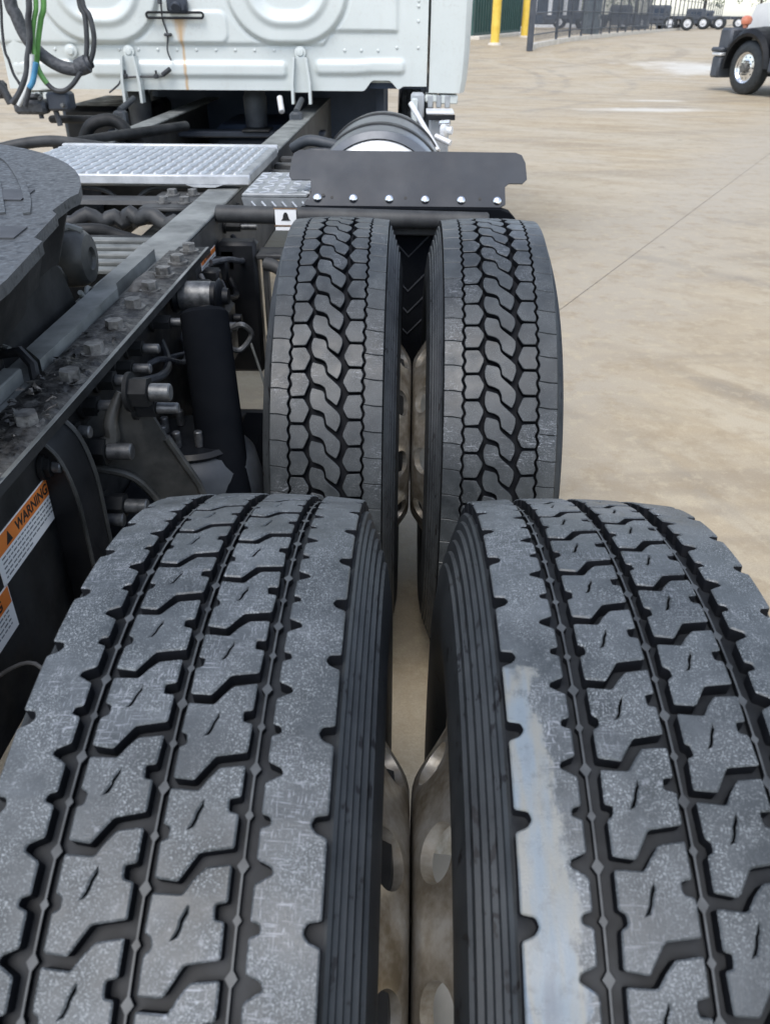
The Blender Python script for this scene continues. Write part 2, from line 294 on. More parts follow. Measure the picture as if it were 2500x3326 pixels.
# ------------------------------------------------------------------ mesh helpers
class MB:
    def __init__(s): s.bm = bmesh.new(); s.mats = []
    def mi(s, m):
        if m not in s.mats: s.mats.append(m)
        return s.mats.index(m)
    def _new(s, verts, faces, m, mat4=None):
        i = s.mi(m); vs = []
        for v in verts:
            v = Vector(v)
            if mat4 is not None: v = mat4 @ v
            vs.append(s.bm.verts.new(v))
        for f in faces:
            try: fc = s.bm.faces.new([vs[k] for k in f]); fc.material_index = i
            except ValueError: pass
        return vs
    def box(s, lo, hi, m, bev=0.0, mat4=None):
        (x0, y0, z0), (x1, y1, z1) = lo, hi
        if bev <= 0:
            v = [(x0,y0,z0),(x1,y0,z0),(x1,y1,z0),(x0,y1,z0),(x0,y0,z1),(x1,y0,z1),(x1,y1,z1),(x0,y1,z1)]
            return s._new(v, [(0,3,2,1),(4,5,6,7),(0,1,5,4),(1,2,6,5),(2,3,7,6),(3,0,4,7)], m, mat4)
        b = min(bev, (x1-x0)/2.01, (y1-y0)/2.01, (z1-z0)/2.01)
        v = []; idx = {}
        for ix in (0, 1):
            for iy in (0, 1):
                for iz in (0, 1):
                    X = (x0, x1)[ix]; Y = (y0, y1)[iy]; Z = (z0, z1)[iz]
                    dx = (b, -b)[ix]; dy = (b, -b)[iy]; dz = (b, -b)[iz]
                    for k, p in enumerate(((X, Y+dy, Z+dz), (X+dx, Y, Z+dz), (X+dx, Y+dy, Z))):
                        idx[(ix, iy, iz, k)] = len(v); v.append(p)
        g = lambda *a: idx[a]
        F = []
        for i in (0, 1):
            F.append([g(i,0,0,0), g(i,1,0,0), g(i,1,1,0), g(i,0,1,0)])
            F.append([g(0,i,0,1), g(1,i,0,1), g(1,i,1,1), g(0,i,1,1)])
            F.append([g(0,0,i,2), g(1,0,i,2), g(1,1,i,2), g(0,1,i,2)])
        for a in (0, 1):
            for c in (0, 1):
                F.append([g(a,c,0,0), g(a,c,1,0), g(a,c,1,1), g(a,c,0,1)])
                F.append([g(a,0,c,0), g(a,1,c,0), g(a,1,c,2), g(a,0,c,2)])
                F.append([g(0,a,c,1), g(1,a,c,1), g(1,a,c,2), g(0,a,c,2)])
        for a in (0, 1):
            for c in (0, 1):
                for d in (0, 1): F.append([g(a,c,d,0), g(a,c,d,1), g(a,c,d,2)])
        return s._new(v, F, m, mat4)
    def cyl(s, p0, p1, r0, m, r1=None, n=16, cap=True, bev=0.0):
        p0, p1 = Vector(p0), Vector(p1); r1 = r0 if r1 is None else r1
        ax = (p1 - p0); L = ax.length
        if bev > 0: prof = [(0, 0)] if cap else []; prof += [(0, r0-bev), (bev, r0), (L-bev, r1), (L, r1-bev)] + ([(L, 0)] if cap else [])
        else: prof = ([(0, 0)] if cap else []) + [(0, r0), (L, r1)] + ([(L, 0)] if cap else [])
        return s.lathe(p0, ax, prof, m, n)
    def lathe(s, p0, ax, prof, m, n=32, a0=0.0, a1=2*PI):
        p0 = Vector(p0); ax = Vector(ax).normalized()
        u = ax.orthogonal().normalized(); v = ax.cross(u)
        i = s.mi(m); full = abs(a1 - a0 - 2*PI) < 1e-6
        N = n if full else n + 1
        rings = []
        for (h, r) in prof:
            if r < 1e-6: rings.append([s.bm.verts.new(p0 + ax*h)]); continue
            rings.append([s.bm.verts.new(p0 + ax*h + (u*math.cos(a0+(a1-a0)*k/n) + v*math.sin(a0+(a1-a0)*k/n))*r) for k in range(N)])
        for A, B in zip(rings, rings[1:]):
            for k in range(n):
                k2 = (k+1) % N
                if len(A) == 1 and len(B) == 1: continue
                if len(A) == 1: f = [A[0], B[k2], B[k]]
                elif len(B) == 1: f = [A[k], A[k2], B[0]]
                else: f = [A[k], A[k2], B[k2], B[k]]
                try: fc = s.bm.faces.new(f); fc.material_index = i
                except ValueError: pass
    def tube(s, pts, r, m, n=10, cap=True):
        pts = [Vector(p) for p in pts]; i = s.mi(m); rings = []
        t0 = (pts[1]-pts[0]).normalized(); u = t0.orthogonal().normalized()
        for k, p in enumerate(pts):
            t = ((pts[min(k+1, len(pts)-1)] - pts[max(k-1, 0)])).normalized()
            u = (u - t*u.dot(t)).normalized(); v = t.cross(u)
            R = r[k] if isinstance(r, (list, tuple)) else r
            rings.append([s.bm.verts.new(p + (u*math.cos(2*PI*q/n)+v*math.sin(2*PI*q/n))*R) for q in range(n)])
        for A, B in zip(rings, rings[1:]):
            for q in range(n):
                f = s.bm.faces.new([A[q], A[(q+1)%n], B[(q+1)%n], B[q]]); f.material_index = i
        if cap:
            for Rg in (rings[0][::-1], rings[-1]):
                f = s.bm.faces.new(Rg); f.material_index = i
    def prism(s, poly, axis, a, b, m):
        """poly in the two other axes (x,y,z order), extruded from a to b along axis"""
        o = [k for k in range(3) if k != axis]; n = len(poly); V = []
        for t in (a, b):
            for p in poly:
                q = [0, 0, 0]; q[o[0]] = p[0]; q[o[1]] = p[1]; q[axis] = t; V.append(q)
        F = [list(range(n))[::-1], list(range(n, 2*n))] + [[k, (k+1) % n, n+(k+1) % n, n+k] for k in range(n)]
        return s._new(V, F, m)
    def plate(s, P, N, th, m):
        """flat polygon of 3-D points thickened along -N"""
        n = len(P); N = Vector(N).normalized()*th
        V = [Vector(p) for p in P] + [Vector(p)-N for p in P]
        return s._new(V, [list(range(n)), list(range(n, 2*n))[::-1]] + [[k, n+k, n+(k+1) % n, (k+1) % n] for k in range(n)], m)
    def hexbolt(s, p, ax, r, h, m, washer=True):
        p = Vector(p); ax = Vector(ax).normalized()
        if washer: s.cyl(p, p+ax*h*0.22, r*1.35, m, n=14)
        s.cyl(p+ax*h*0.2, p+ax*h, r, m, r1=r*0.94, n=6)
    def mesh(s, name, smooth=True, ang=38):
        me = bpy.data.meshes.new(name)
        bmesh.ops.recalc_face_normals(s.bm, faces=s.bm.faces[:])
        s.bm.to_mesh(me); s.bm.free()
        for m in s.mats: me.materials.append(MATS[m])
        if smooth:
            me.polygons.foreach_set('use_smooth', [True]*len(me.polygons)); me.set_sharp_from_angle(angle=rad(ang))
        return me
    def build(s, name, parent=None, loc=(0, 0, 0), smooth=True, ang=38, **kw):
        return put(name, s.mesh(name, smooth, ang), parent, loc, **kw)
def put(name, me, parent=None, loc=(0, 0, 0), rot=None, label=None, cat=None, group=None, kind=None):
    o = bpy.data.objects.new(name, me); COL.objects.link(o)
    o.location = loc
    if rot is not None: o.rotation_euler = rot
    if parent is not None: o.parent = parent
    if label: o['label'] = label
    if cat: o['category'] = cat
    if group: o['group'] = group
    if kind: o['kind'] = kind
    return o
def thing(name, label, cat, loc=(0, 0, 0), rz=0.0, group=None):
    return put(name, None, None, loc, (0, 0, rz), label, cat, group)
def copy_tree(o, parent=None):
    c = o.copy(); COL.objects.link(c); c.parent = parent
    for ch in list(o.children): copy_tree(ch, c)
    return c
def spline(P, k=6):
    P = [Vector(p) for p in P]; out = []
    for i in range(len(P)-1):
        a, b, c, d = P[max(i-1, 0)], P[i], P[i+1], P[min(i+2, len(P)-1)]
        for j in range(k):
            t = j/k
            out.append(0.5*((2*b) + (c-a)*t + (2*a-5*b+4*c-d)*t*t + (3*b-a-3*c+d)*t**3))
    return out + [P[-1]]
def text_mesh(txt, size, mat):
    cu = bpy.data.curves.new('txt', 'FONT'); cu.body = txt; cu.size = size; cu.extrude = 0.0003; cu.resolution_u = 3
    cu.offset = size*0.018
    o = bpy.data.objects.new('txt', cu); COL.objects.link(o)
    me = bpy.data.meshes.new_from_object(o.evaluated_get(bpy.context.evaluated_depsgraph_get()))
    bpy.data.objects.remove(o); me.materials.clear(); me.materials.append(MATS[mat])
    return me

# ------------------------------------------------------------------ the ground
def gz(y):
    t = max(0.0, min(1.0, (y-20.0)/18.0))
    return 0.56*(t*t*(3-2*t)*0.25 + t*0.75)
gb = MB()
ys = [-40, -10, 0, 5, 10, 15, 20] + [20+18*k/14 for k in range(1, 15)] + [45, 60, 90, 150, 300, 700]
xs = [-400, -100, -30, -10, 0, 10, 30, 100, 400]
V = [(x, y, gz(y)) for y in ys for x in xs]; nx = len(xs)
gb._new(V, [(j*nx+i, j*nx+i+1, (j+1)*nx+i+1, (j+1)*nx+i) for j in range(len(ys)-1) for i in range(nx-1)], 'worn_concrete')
jp, jd = Vector((1.22, 5.21, 0)), Vector((3.2, 5.75, 0)).normalized(); jn = Vector((jd.y, -jd.x, 0))
for o in (-0.002, 0.002):
    bmesh.ops.bisect_plane(gb.bm, geom=gb.bm.faces[:]+gb.bm.edges[:]+gb.bm.verts[:], plane_co=jp+jn*o, plane_no=jn)
kill = [f for f in gb.bm.faces if abs((f.calc_center_median()-jp).dot(jn)) < 0.0015]
bmesh.ops.delete(gb.bm, geom=kill, context='FACES')
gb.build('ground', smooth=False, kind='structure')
jb = MB()
jb.prism([(-0.02, -0.03), (0.02, -0.03), (0.02, -0.004), (-0.02, -0.004)], 1, -12, 17, 'dirt_crust')
jo = jb.build('pavement_joint', smooth=False, kind='structure', loc=jp, rot=(0, 0, math.atan2(-jd.x, jd.y)))

# ------------------------------------------------------------------ background: kerb, fence, posts, container, trees
kp = [Vector(p) for p in ((4.15, 33.0), (4.45, 34.2), (5.57, 36.59), (7.25, 41.11), (10.43, 49.61), (15.55, 62.57), (23.27, 81.14), (37.05, 114.93), (74.5, 199.5), (120, 300))]
kb = MB()
for a, b in zip(kp, kp[1:]):
    d = (b-a).normalized(); n = Vector((-d.y, d.x))*0.11
    P = [a+n, b+n, b-n, a-n]
    lo = [(p.x, p.y, gz(p.y)-0.1) for p in P]; hi = [(p.x, p.y, gz(p.y)+0.16) for p in P]
    kb._new(lo+hi, [(0,3,2,1), (4,5,6,7), (0,1,5,4), (1,2,6,5), (2,3,7,6), (3,0,4,7)], 'concrete')
kb.build('kerb', smooth=False, kind='structure')

fence = thing('metal_fence', 'black metal picket fence running along the pale kerb at the back of the yard', 'fence', (4.1, 32.6, 0))
fl = Vector((4.1, 32.6, 0))
def along(P, step):
    out = []; carry = 0.0
    for a, b in zip(P, P[1:]):
        L = (b-a).length; t = carry
        while t < L: out.append((a+(b-a)*(t/L), (b-a).normalized())); t += step
        carry = t-L
    return out
fb = MB(); fb.box((-0.10, -0.10, 0), (0.10, 0.10, 2.5), 'far_dark', 0.01)
put('gate_post', fb.mesh('gate_post'), fence, Vector((4.06, 32.5, gz(32.5))) - fl)
pb = MB(); pb.box((-0.04, -0.04, 0), (0.04, 0.04, 2.1), 'far_dark', 0.005); pb.box((-0.05, -0.05, 2.1), (0.05, 0.05, 2.13), 'far_dark')
pme = pb.mesh('fence_post')
for p, d in along(kp[1:8], 2.6)[1:]:
    put('fence_post', pme, fence, Vector((p.x, p.y, gz(p.y)+0.1)) - fl, (0, 0, math.atan2(d.y, d.x)))
for hz in (0.32, 0.98, 1.95):
    rb = MB(); rb.tube([Vector((p.x, p.y, gz(p.y)+0.1+hz))-fl for p in kp[:8]], 0.022, 'far_dark', 6)
    rb.build('fence_rail', fence)
pk = MB()
for p, d in along(kp[1:6], 0.16):
    z = gz(p.y)+0.1; pk.box((p.x-fl.x-0.008, p.y-fl.y-0.008, z+0.12), (p.x-fl.x+0.008, p.y-fl.y+0.008, z+2.05), 'far_dark')
pk.build('pickets', fence, smooth=False, kind='stuff')

for (px, py, r, lab) in ((3.13, 35.77, 0.165, 'thick yellow guard post standing in front of the dark green container'),
                         (5.45, 46.0, 0.18, 'yellow guard post farther back at the right corner of the dark green container')):
    b = thing('bollard', lab, 'bollard', (px, py, gz(py)), group='yellow guard posts by the green container')
    m = MB(); m.cyl((0, 0, -0.05), (0, 0, 2.6), r, 'yellow_paint', n=20); m.lathe((0, 0, 2.6), (0, 0, 1), [(0, r), (r*0.5, r*0.85), (r*0.85, r*0.5), (r, 0)], 'yellow_paint', 20)
    m.build('post', b)
    m = MB(); m.lathe((0, 0, -0.04), (0, 0, 1), [(0, r+0.10), (0.10, r+0.08), (0.12, r)], 'concrete', 20); m.build('footing', b)

gc = thing('container', 'dark green steel container with upright ribs behind the yellow posts', 'container', (6.15, 54.5, gz(54.5)), math.atan2(-12.5, -3.4))
m = MB(); m.box((0, -2.6, 0.14), (13.5, 0, 3.6), 'green_steel', 0.02); m.build('body', gc)
rbm = MB(); rbm.box((-0.04, 0, 0.25), (0.04, 0.05, 3.1), 'green_steel', 0.01); rme = rbm.mesh('rib')
for k in range(21): put('rib', rme, gc, (0.35+k*0.62, 0.001, 0))
rbm = MB(); rbm.box((-0.05, -0.05, 0.14), (0.05, 0.05, 3.62), 'green_steel', 0.01); rme = rbm.mesh('corner_post')
for c in ((0, 0), (0, -2.6), (13.5, 0), (13.5, -2.6)): put('corner_post', rme, gc, (c[0], c[1], 0))
m = MB(); m.box((-0.35, -3.0, -0.25), (14, 0.45, 0.135), 'concrete', 0.02)
m.build('container_pad', None, smooth=False, loc=gc.location, rot=gc.rotation_euler, kind='structure')

cb = thing('utility_cabinet', 'tall grey utility cabinet with a peaked lid standing behind the fence', 'utility cabinet', (10.6, 56.5, gz(56.5)), 0.2)
m = MB(); m.box((-0.42, -0.35, 0), (0.42, 0.35, 1.75), 'cabinet_grey', 0.03); m.build('body', cb)
m = MB(); m.prism([(-0.46, 1.752), (0.46, 1.752), (0.12, 1.98), (-0.12, 1.98)], 1, -0.39, 0.39, 'cabinet_grey'); m.build('lid', cb)
m = MB(); m.box((-0.36, -0.366, 0.12), (0.36, -0.352, 1.62), 'cabinet_grey', 0.005); d_ = m.build('door', cb)
m = MB(); m.box((0.25, -0.40, 0.8), (0.29, -0.37, 1.0), 'chrome', 0.005); m.build('handle', d_)

bd = thing('building', 'pale building with dark upright panels far behind the fence', 'building', (13.0, 92, gz(92)), 0.1)
m = MB(); m.box((-4.2, 0, 0), (3.2, 9, 6), 'far_white'); m.build('wall', bd, smooth=False)
wm = MB(); wm.box((-0.55, -0.05, 0.4), (0.55, 0.0, 5.2), 'far_glass'); wme = wm.mesh('window', False)
for k in range(5): put('window', wme, bd, (-3.6+k*1.5, -0.003, 0))

def simple_wheel(R=0.5, W=0.27, rim='far_white'):
    m = MB(); m.lathe((-W/2, 0, 0), (1, 0, 0), [(0.02, 0.28), (0, 0.36), (0.0, R-0.06), (0.03, R-0.005), (0.05, R), (W-0.05, R), (W-0.03, R-0.005), (W, R-0.06), (W, 0.36), (W-0.02, 0.28)], 'sidewall', 28)
    t = m.mesh('tyre')
    m = MB(); m.lathe((-W/2, 0, 0), (1, 0, 0), [(0.02, 0.28), (0.03, 0.27), (0.07, 0.25), (0.07, 0.14), (0.0, 0.12), (-0.02, 0.09), (-0.02, 0)], rim, 28)
    m.lathe((W/2, 0, 0), (-1, 0, 0), [(0.02, 0.28), (0.06, 0.25), (0.08, 0.12), (0.02, 0.0)], rim, 28)
    return t, m.mesh('rim')
ft, fr = simple_wheel()
def far_truck(x, y, rz, h, lab, white=False):
    t = thing('parked_truck', lab, 'truck', (x, y, gz(y)), rz, 'dark trucks parked beyond the fence')
    m = MB(); m.box((-0.45, -4.2, 0.75), (0.45, 4.0, 1.0), 'far_dark', 0.02); m.build('chassis', t)
    m = MB(); m.box((-1.15, 0.9, 0.55), (1.15, 2.6, h), 'far_white' if white else 'far_dark', 0.12); c = m.build('cab', t)
    m = MB(); m.box((-1.16, 1.25, h-0.85), (-1.151, 2.2, h-0.25), 'far_glass'); m.box((1.151, 1.25, h-0.85), (1.16, 2.2, h-0.25), 'far_glass'); m.box((-0.9, 0.885, h-0.8), (0.9, 0.899, h-0.3), 'far_glass'); m.build('window', c)
    m = MB(); m.box((-0.75, 2.6, 0.6), (0.75, 4.1, h*0.62), 'far_dark', 0.1); m.build('hood', t)
    m = MB(); m.box((-1.15, 0.2, 0.35), (-0.6, 2.4, 0.85), 'far_dark', 0.08); m.box((0.6, 0.2, 0.35), (1.15, 2.4, 0.85), 'far_dark', 0.08); m.build('fuel_tank', t)
    for yy in (-3.4, -2.1, 3.3):
        for sx in (-1, 1):
            wo_ = put('wheel', fr, t, (sx*1.0, yy, 0.5)); put('tyre', ft, wo_)
for k, (x, y, rz, h, lab, wh) in enumerate([
    (16.0, 82, 1.35, 1.30, 'low dark truck nearest the grey cabinet, right of it beyond the fence', False),
    (20.5, 87, 1.25, 1.35, 'low dark truck with pale wheels at the middle of the row beyond the fence', False),
    (25.5, 92, 1.3, 1.45, 'low dark truck left of the white truck cab, beyond the fence', False),
    (11.8, 78, 1.5, 1.25, 'dark truck partly hidden between the gate post and the grey cabinet', False),
    (18.3, 76, 1.3, 1.7, 'dark truck with a taller cab in front of the row, right of the grey cabinet', False),
    (23.4, 84, 1.2, 1.8, 'dark truck with a taller cab right of the middle of the row', False),
    (28.4, 90, 1.25, 1.6, 'dark truck just left of the amber lamp of the white truck, beyond the fence', False),
    (31.0, 96, 1.2, 1.5, 'dark truck farthest right in the row, almost behind the white truck', False)]):
    far_truck(x, y, rz, h, lab, wh)

def tree(x, y, h, r, mat, lab, seed):
    R = random.Random(seed)
    t = thing('tree', lab, 'tree', (x, y, gz(y)), 0, 'trees beyond the yard')
    m = MB(); m.tube(spline([(0, 0, -0.1), (0.1*R.uniform(-1, 1), 0, h*0.25), (0.2*R.uniform(-1, 1), 0.1, h*0.55), (0, 0, h*0.85)]), [0.22*(1-0.8*k/18) for k in range(19)], 'bark', 8)
    for q in range(7):
        a = R.uniform(0, 6.28); z0 = h*R.uniform(0.28, 0.6)
        m.tube([(0, 0, z0), (math.cos(a)*r*0.4, math.sin(a)*r*0.4, z0+h*0.1), (math.cos(a)*r*0.85, math.sin(a)*r*0.85, z0+h*0.22)], [0.08, 0.05, 0.02], 'bark', 6)
    m.build('trunk', t)
    V = []; F = []
    cl = []
    for q in range(26):
        a = R.uniform(0, 6.28); rr_ = r*math.sqrt(R.random())*0.9; z = h*R.uniform(0.3, 0.98)
        cl.append((Vector((math.cos(a)*rr_*(1.15-z/h*0.5), math.sin(a)*rr_*(1.15-z/h*0.5), z)), r*R.uniform(0.2, 0.42)))
    for c, cr in cl:
        for q in range(70):
            d = Vector((R.gauss(0, 1), R.gauss(0, 1), R.gauss(0, 0.8))).normalized()*cr*R.random()**0.4
            p = c+d; u = Vector((R.gauss(0, 1), R.gauss(0, 1), R.gauss(0, 1))).normalized(); v = u.orthogonal().normalized(); s_ = R.uniform(0.10, 0.2)
            k = len(V); V += [p+u*s_, p+v*s_*0.6, p-u*s_, p-v*s_*0.6]; F.append((k, k+1, k+2, k+3))
    me = bpy.data.meshes.new('crown'); me.from_pydata(V, [], F); me.materials.append(MATS[mat]); put('crown', me, t)
for k, (x, y, h, r, mt, lab) in enumerate([
    (20.0, 112, 8.0, 3.4, 'leaf', 'leafy green tree just right of the grey cabinet, beyond the parked trucks'),
    (27.0, 116, 9.0, 4.2, 'leaf', 'pale green tree above the middle of the row of dark trucks'),
    (37.0, 122, 8.5, 2.6, 'leaf_dark', 'thin dark tree left of the white truck, beyond the fence'),
    (44.5, 124, 9.5, 3.2, 'leaf_dark', 'dark tree almost behind the white truck'),
    (11.0, 125, 9.0, 3.0, 'leaf_dark', 'dark tree behind the gate post')]):
    tree(x, y, h, r, mt, lab, 100+k)

# ------------------------------------------------------------------ second truck, facing away at the right
t2 = thing('truck', 'white truck with black fender, amber lamp and polished wheel at the right edge', 'truck', (7.06, 19.9, 0.0), rad(20))
def t2wheel(x, y, out=-1):
    m = MB(); R = 0.51; W = 0.28
    m.lathe((0, 0, 0), (1, 0, 0), [(0.02, 0.285), (0.0, 0.31), (-0.0, 0.37), (0.008, 0.44), (0.03, 0.485), (0.05, 0.505), (0.06, R), (W-0.06, R), (W-0.05, 0.505), (W-0.02, 0.48), (W, 0.42), (W, 0.33), (W-0.02, 0.285)], 'sidewall', 40)
    ty = m.mesh('tyre')
    m = MB()
    m.lathe((0, 0, 0), (1, 0, 0), [(0.022, 0.287), (0.012, 0.292), (0.016, 0.28), (0.03, 0.268), (0.05, 0.262), (0.062, 0.25)], 'chrome', 48)
    m.lathe((0, 0, 0), (1, 0, 0), [(0.052, 0.16), (0.045, 0.145), (0.045, 0.10)], 'chrome', 48)
    # disc with ten round hand holes
    for k in range(10):
        N = 24; c = 2*PI*k/10; ring = []
        ce = [math.atan2(q[1], q[0]) for q in ((18, 0.045), (-18, 0.045), (-18, -0.045), (18, -0.045))]
        sector(m, c, lambda s_: (0.062-0.010*(1-s_/0.09), 0.16+s_), 0.045, 0.018, 5.2, 0.09, 'chrome', 0.01, 1)
    rm = m.mesh('wheel')
    wv = put('wheel', rm, t2, (x, y, 0.51), None if out < 0 else (0, 0, PI))
    put('tyre', ty, wv)
    m = MB(); m.lathe((0, 0, 0), (1, 0, 0), [(0.045, 0.10), (-0.02, 0.095), (-0.04, 0.08), (-0.05, 0.0)], 'hub_dark', 24); m.build('hub', wv)
    nb = MB(); nb.cyl((0.044, 0, 0), (0.0, 0, 0), 0.016, 'hub_dark', n=6); nme = nb.mesh('lug_nut')
    for k in range(10): a = 2*PI*k/10; put('lug_nut', nme, wv, (0, math.cos(a)*0.128, math.sin(a)*0.128))
    m = MB(); m.cyl((0.06, 0, 0), (0.2, 0, 0), 0.2, 'far_dark', n=24); m.build('brake_drum', wv)
def sector(m, c, prof, sc, hs, hd, s1, mat, th, sg):
    """36-degree sector of a wheel disc round one oval hand hole: angle x arc-length grid, with thickness"""
    N = 40; cor = [math.atan2((s1-sc), 18*0.004), math.atan2(s1-sc, -18*0.004), math.atan2(-sc, -18*0.004), math.atan2(-sc, 18*0.004)]
    angs = sorted([(-PI+2*PI*(k+0.5)/N) for k in range(N)] + cor); n = len(angs); K = 5
    i = m.mi(mat); G = []; B = []
    for j in range(K+1):
        row = []; rb_ = []
        for a in angs:
            ex, ey = hd*math.cos(math.atan2(math.sin(a)*hd*0.004, math.cos(a)*hs)) , 0
            ph = math.atan2(math.sin(a)*hd*0.004, math.cos(a)*hs)
            e = (hd*math.cos(ph), hs*math.sin(ph))
            dx, dy = math.cos(a)/0.004, math.sin(a)
            t = min([q for q in ((18/abs(dx)) if abs(dx) > 1e-9 else 9e9, ((s1-sc)/dy) if dy > 1e-9 else 9e9, (sc/-dy) if dy < -1e-9 else 9e9)])
            bx, by = dx*t, dy*t
            f = j/K; th_ = e[0]*(1-f)+bx*f; s_ = sc+e[1]*(1-f)+by*f
            x, r = prof(s_); aa = c+math.radians(th_)
            row.append(m.bm.verts.new((sg*x, r*math.cos(aa), r*math.sin(aa))))
            rb_.append(m.bm.verts.new((sg*(x+th), (r-0.004)*math.cos(aa), (r-0.004)*math.sin(aa))))
        G.append(row); B.append(rb_)
    for j in range(K):
        for k in range(n):
            k2 = (k+1) % n
            for Q in (G, B):
                f = m.bm.faces.new((Q[j][k], Q[j][k2], Q[j+1][k2], Q[j+1][k])); f.material_index = i
    for k in range(n):
        k2 = (k+1) % n
        f = m.bm.faces.new((G[0][k], G[0][k2], B[0][k2], B[0][k])); f.material_index = i
t2wheel(0, 0); t2wheel(2.1, 0, 1)
m = MB()       # fender: arched shell over the wheel
N = 20; A0, A1 = rad(-2), rad(178)
sec = []
for k in range(N+1):
    a = A0+(A1-A0)*k/N; c_, s_ = math.cos(a), math.sin(a)
    sec.append([(-0.05, 0.60*c_, 0.49+0.60*s_), (-0.07, 0.65*c_, 0.49+0.66*s_), (0.0, 0.72*c_, 0.50+0.74*s_), (0.34, 0.74*c_, 0.50+0.77*s_), (0.5, 0.74*c_, 0.50+0.77*s_), (0.5, 0.70*c_, 0.49+0.70*s_), (0.02, 0.62*c_, 0.49+0.62*s_)])
V = [p for r in sec for p in r]; n7 = 7
m._new(V, [(k*n7+j, k*n7+(j+1) % n7, (k+1)*n7+(j+1) % n7, (k+1)*n7+j) for k in range(N) for j in range(n7)]+[list(range(7)), list(range(N*7, N*7+7))[::-1]], 'black_paint')
fme = m.mesh('fender'); put('fender', fme, t2)
fo = put('fender', fme, t2, (2.1, 0, 0)); fo.scale = (-1, 1, 1)
m = MB(); m.box((-0.02, 0.58, 0.82), (0.42, 0.98, 1.24), 'far_dark', 0.05); h_ = m.build('headlamp_housing', t2)
m = MB(); m.cyl((0.2, 0.975, 1.02), (0.2, 1.0, 1.02), 0.13, 'chrome', n=20); m.build('headlamp', h_)
m = MB(); m.box((-0.1, 0.72, 0.78), (2.2, 1.08, 0.87), 'far_dark', 0.03); m.box((-0.06, 0.76, 0.28), (2.16, 1.04, 0.70), 'far_dark', 0.04); b_ = m.build('bumper', t2)
m = MB(); m.box((-0.075, 0.745, 0.705), (2.175, 1.055, 0.775), 'bright_aluminium', 0.02); m.build('bright_strip', b_)
m = MB(); m.lathe((0.12, 0.36, 1.24), (0, 0, 1), [(0, 0.0), (0.0, 0.05), (0.05, 0.055), (0.07, 0.10), (0.14, 0.115), (0.19, 0.10), (0.22, 0.05), (0.225, 0)], 'amber_lens', 20); m.build('amber_lamp', t2)
m = MB()
hp = [(-0.95, 1.0), (0.62, 1.0), (0.72, 1.15), (0.52, 1.66), (-0.95, 1.86)]
m.prism(hp, 0, 0.42, 1.68, 'white_paint'); m.build('hood', t2, smooth=False)
m = MB(); m.box((0.03, -3.0, 0.75), (2.07, -0.98, 3.0), 'white_paint', 0.09); c2 = m.build('cab', t2)
m = MB(); m.box((0.015, -2.2, 0.85), (0.026, -1.05, 2.7), 'white_paint', 0.004); dd = m.build('door', c2)
m = MB(); m.box((0.005, -2.05, 1.75), (0.013, -1.15, 2.55), 'far_glass', 0.003); m.build('window', dd)
m = MB(); m.box((-0.02, -1.95, 1.55), (0.012, -1.75, 1.60), 'chrome', 0.004); m.build('handle', dd)
m = MB(); m.box((-0.04, -0.96, 0.45), (0.40, -0.74, 2.6), 'far_dark', 0.03); m.build('cowl_gap_shade_box', t2)  # dark box set in for the shaded gap between hood and cab
m = MB(); m.tube([(-0.02, -1.1, 2.5), (-0.22, -1.05, 2.5), (-0.22, -1.05, 1.6), (-0.02, -1.1, 1.6)], 0.02, 'far_dark', 8); mm = m.build('mirror_arm', t2)
m = MB(); m.box((-0.34, -1.1, 1.7), (-0.1, -1.02, 2.4), 'far_dark', 0.03); m.build('mirror', mm)
m = MB(); m.box((0.02, -2.6, 0.28), (0.6, -0.8, 0.72), 'far_dark', 0.1); m.build('step_tank', t2)
m = MB(); m.box((0.62, -8.0, 0.75), (1.48, -0.5, 1.0), 'far_dark', 0.02); m.build('chassis', t2)
for yy in (-5.6, -6.9):
    for sx in (0.14, 1.96):
        wv = put('wheel', fr, t2, (sx, yy, 0.5)); put('tyre', ft, wv)

# ------------------------------------------------------------------ the tractor truck we stand behind
DX = -0.005; Y1, Y2, ZA = 0.514, 1.832, 0.515
truck = thing('truck', 'white tractor truck seen over its dual rear tyres, fifth wheel plate at the left', 'truck', (-0.97, 2.5, 0.0))
TO = Vector(truck.location)
def part(mb, name, parent=None, **kw):
    """mb is in world coordinates; the part hangs under the truck (or under another part with its origin at the truck's)"""
    ang = kw.pop('ang', 38); smooth = kw.pop('smooth', True)
    me = mb.mesh(name, smooth, ang)
    if parent is None: me.transform(Matrix.Translation(-TO)); return put(name, me, truck, **kw)
    me.transform(Matrix.Translation(-TO)); return put(name, me, parent, **kw)

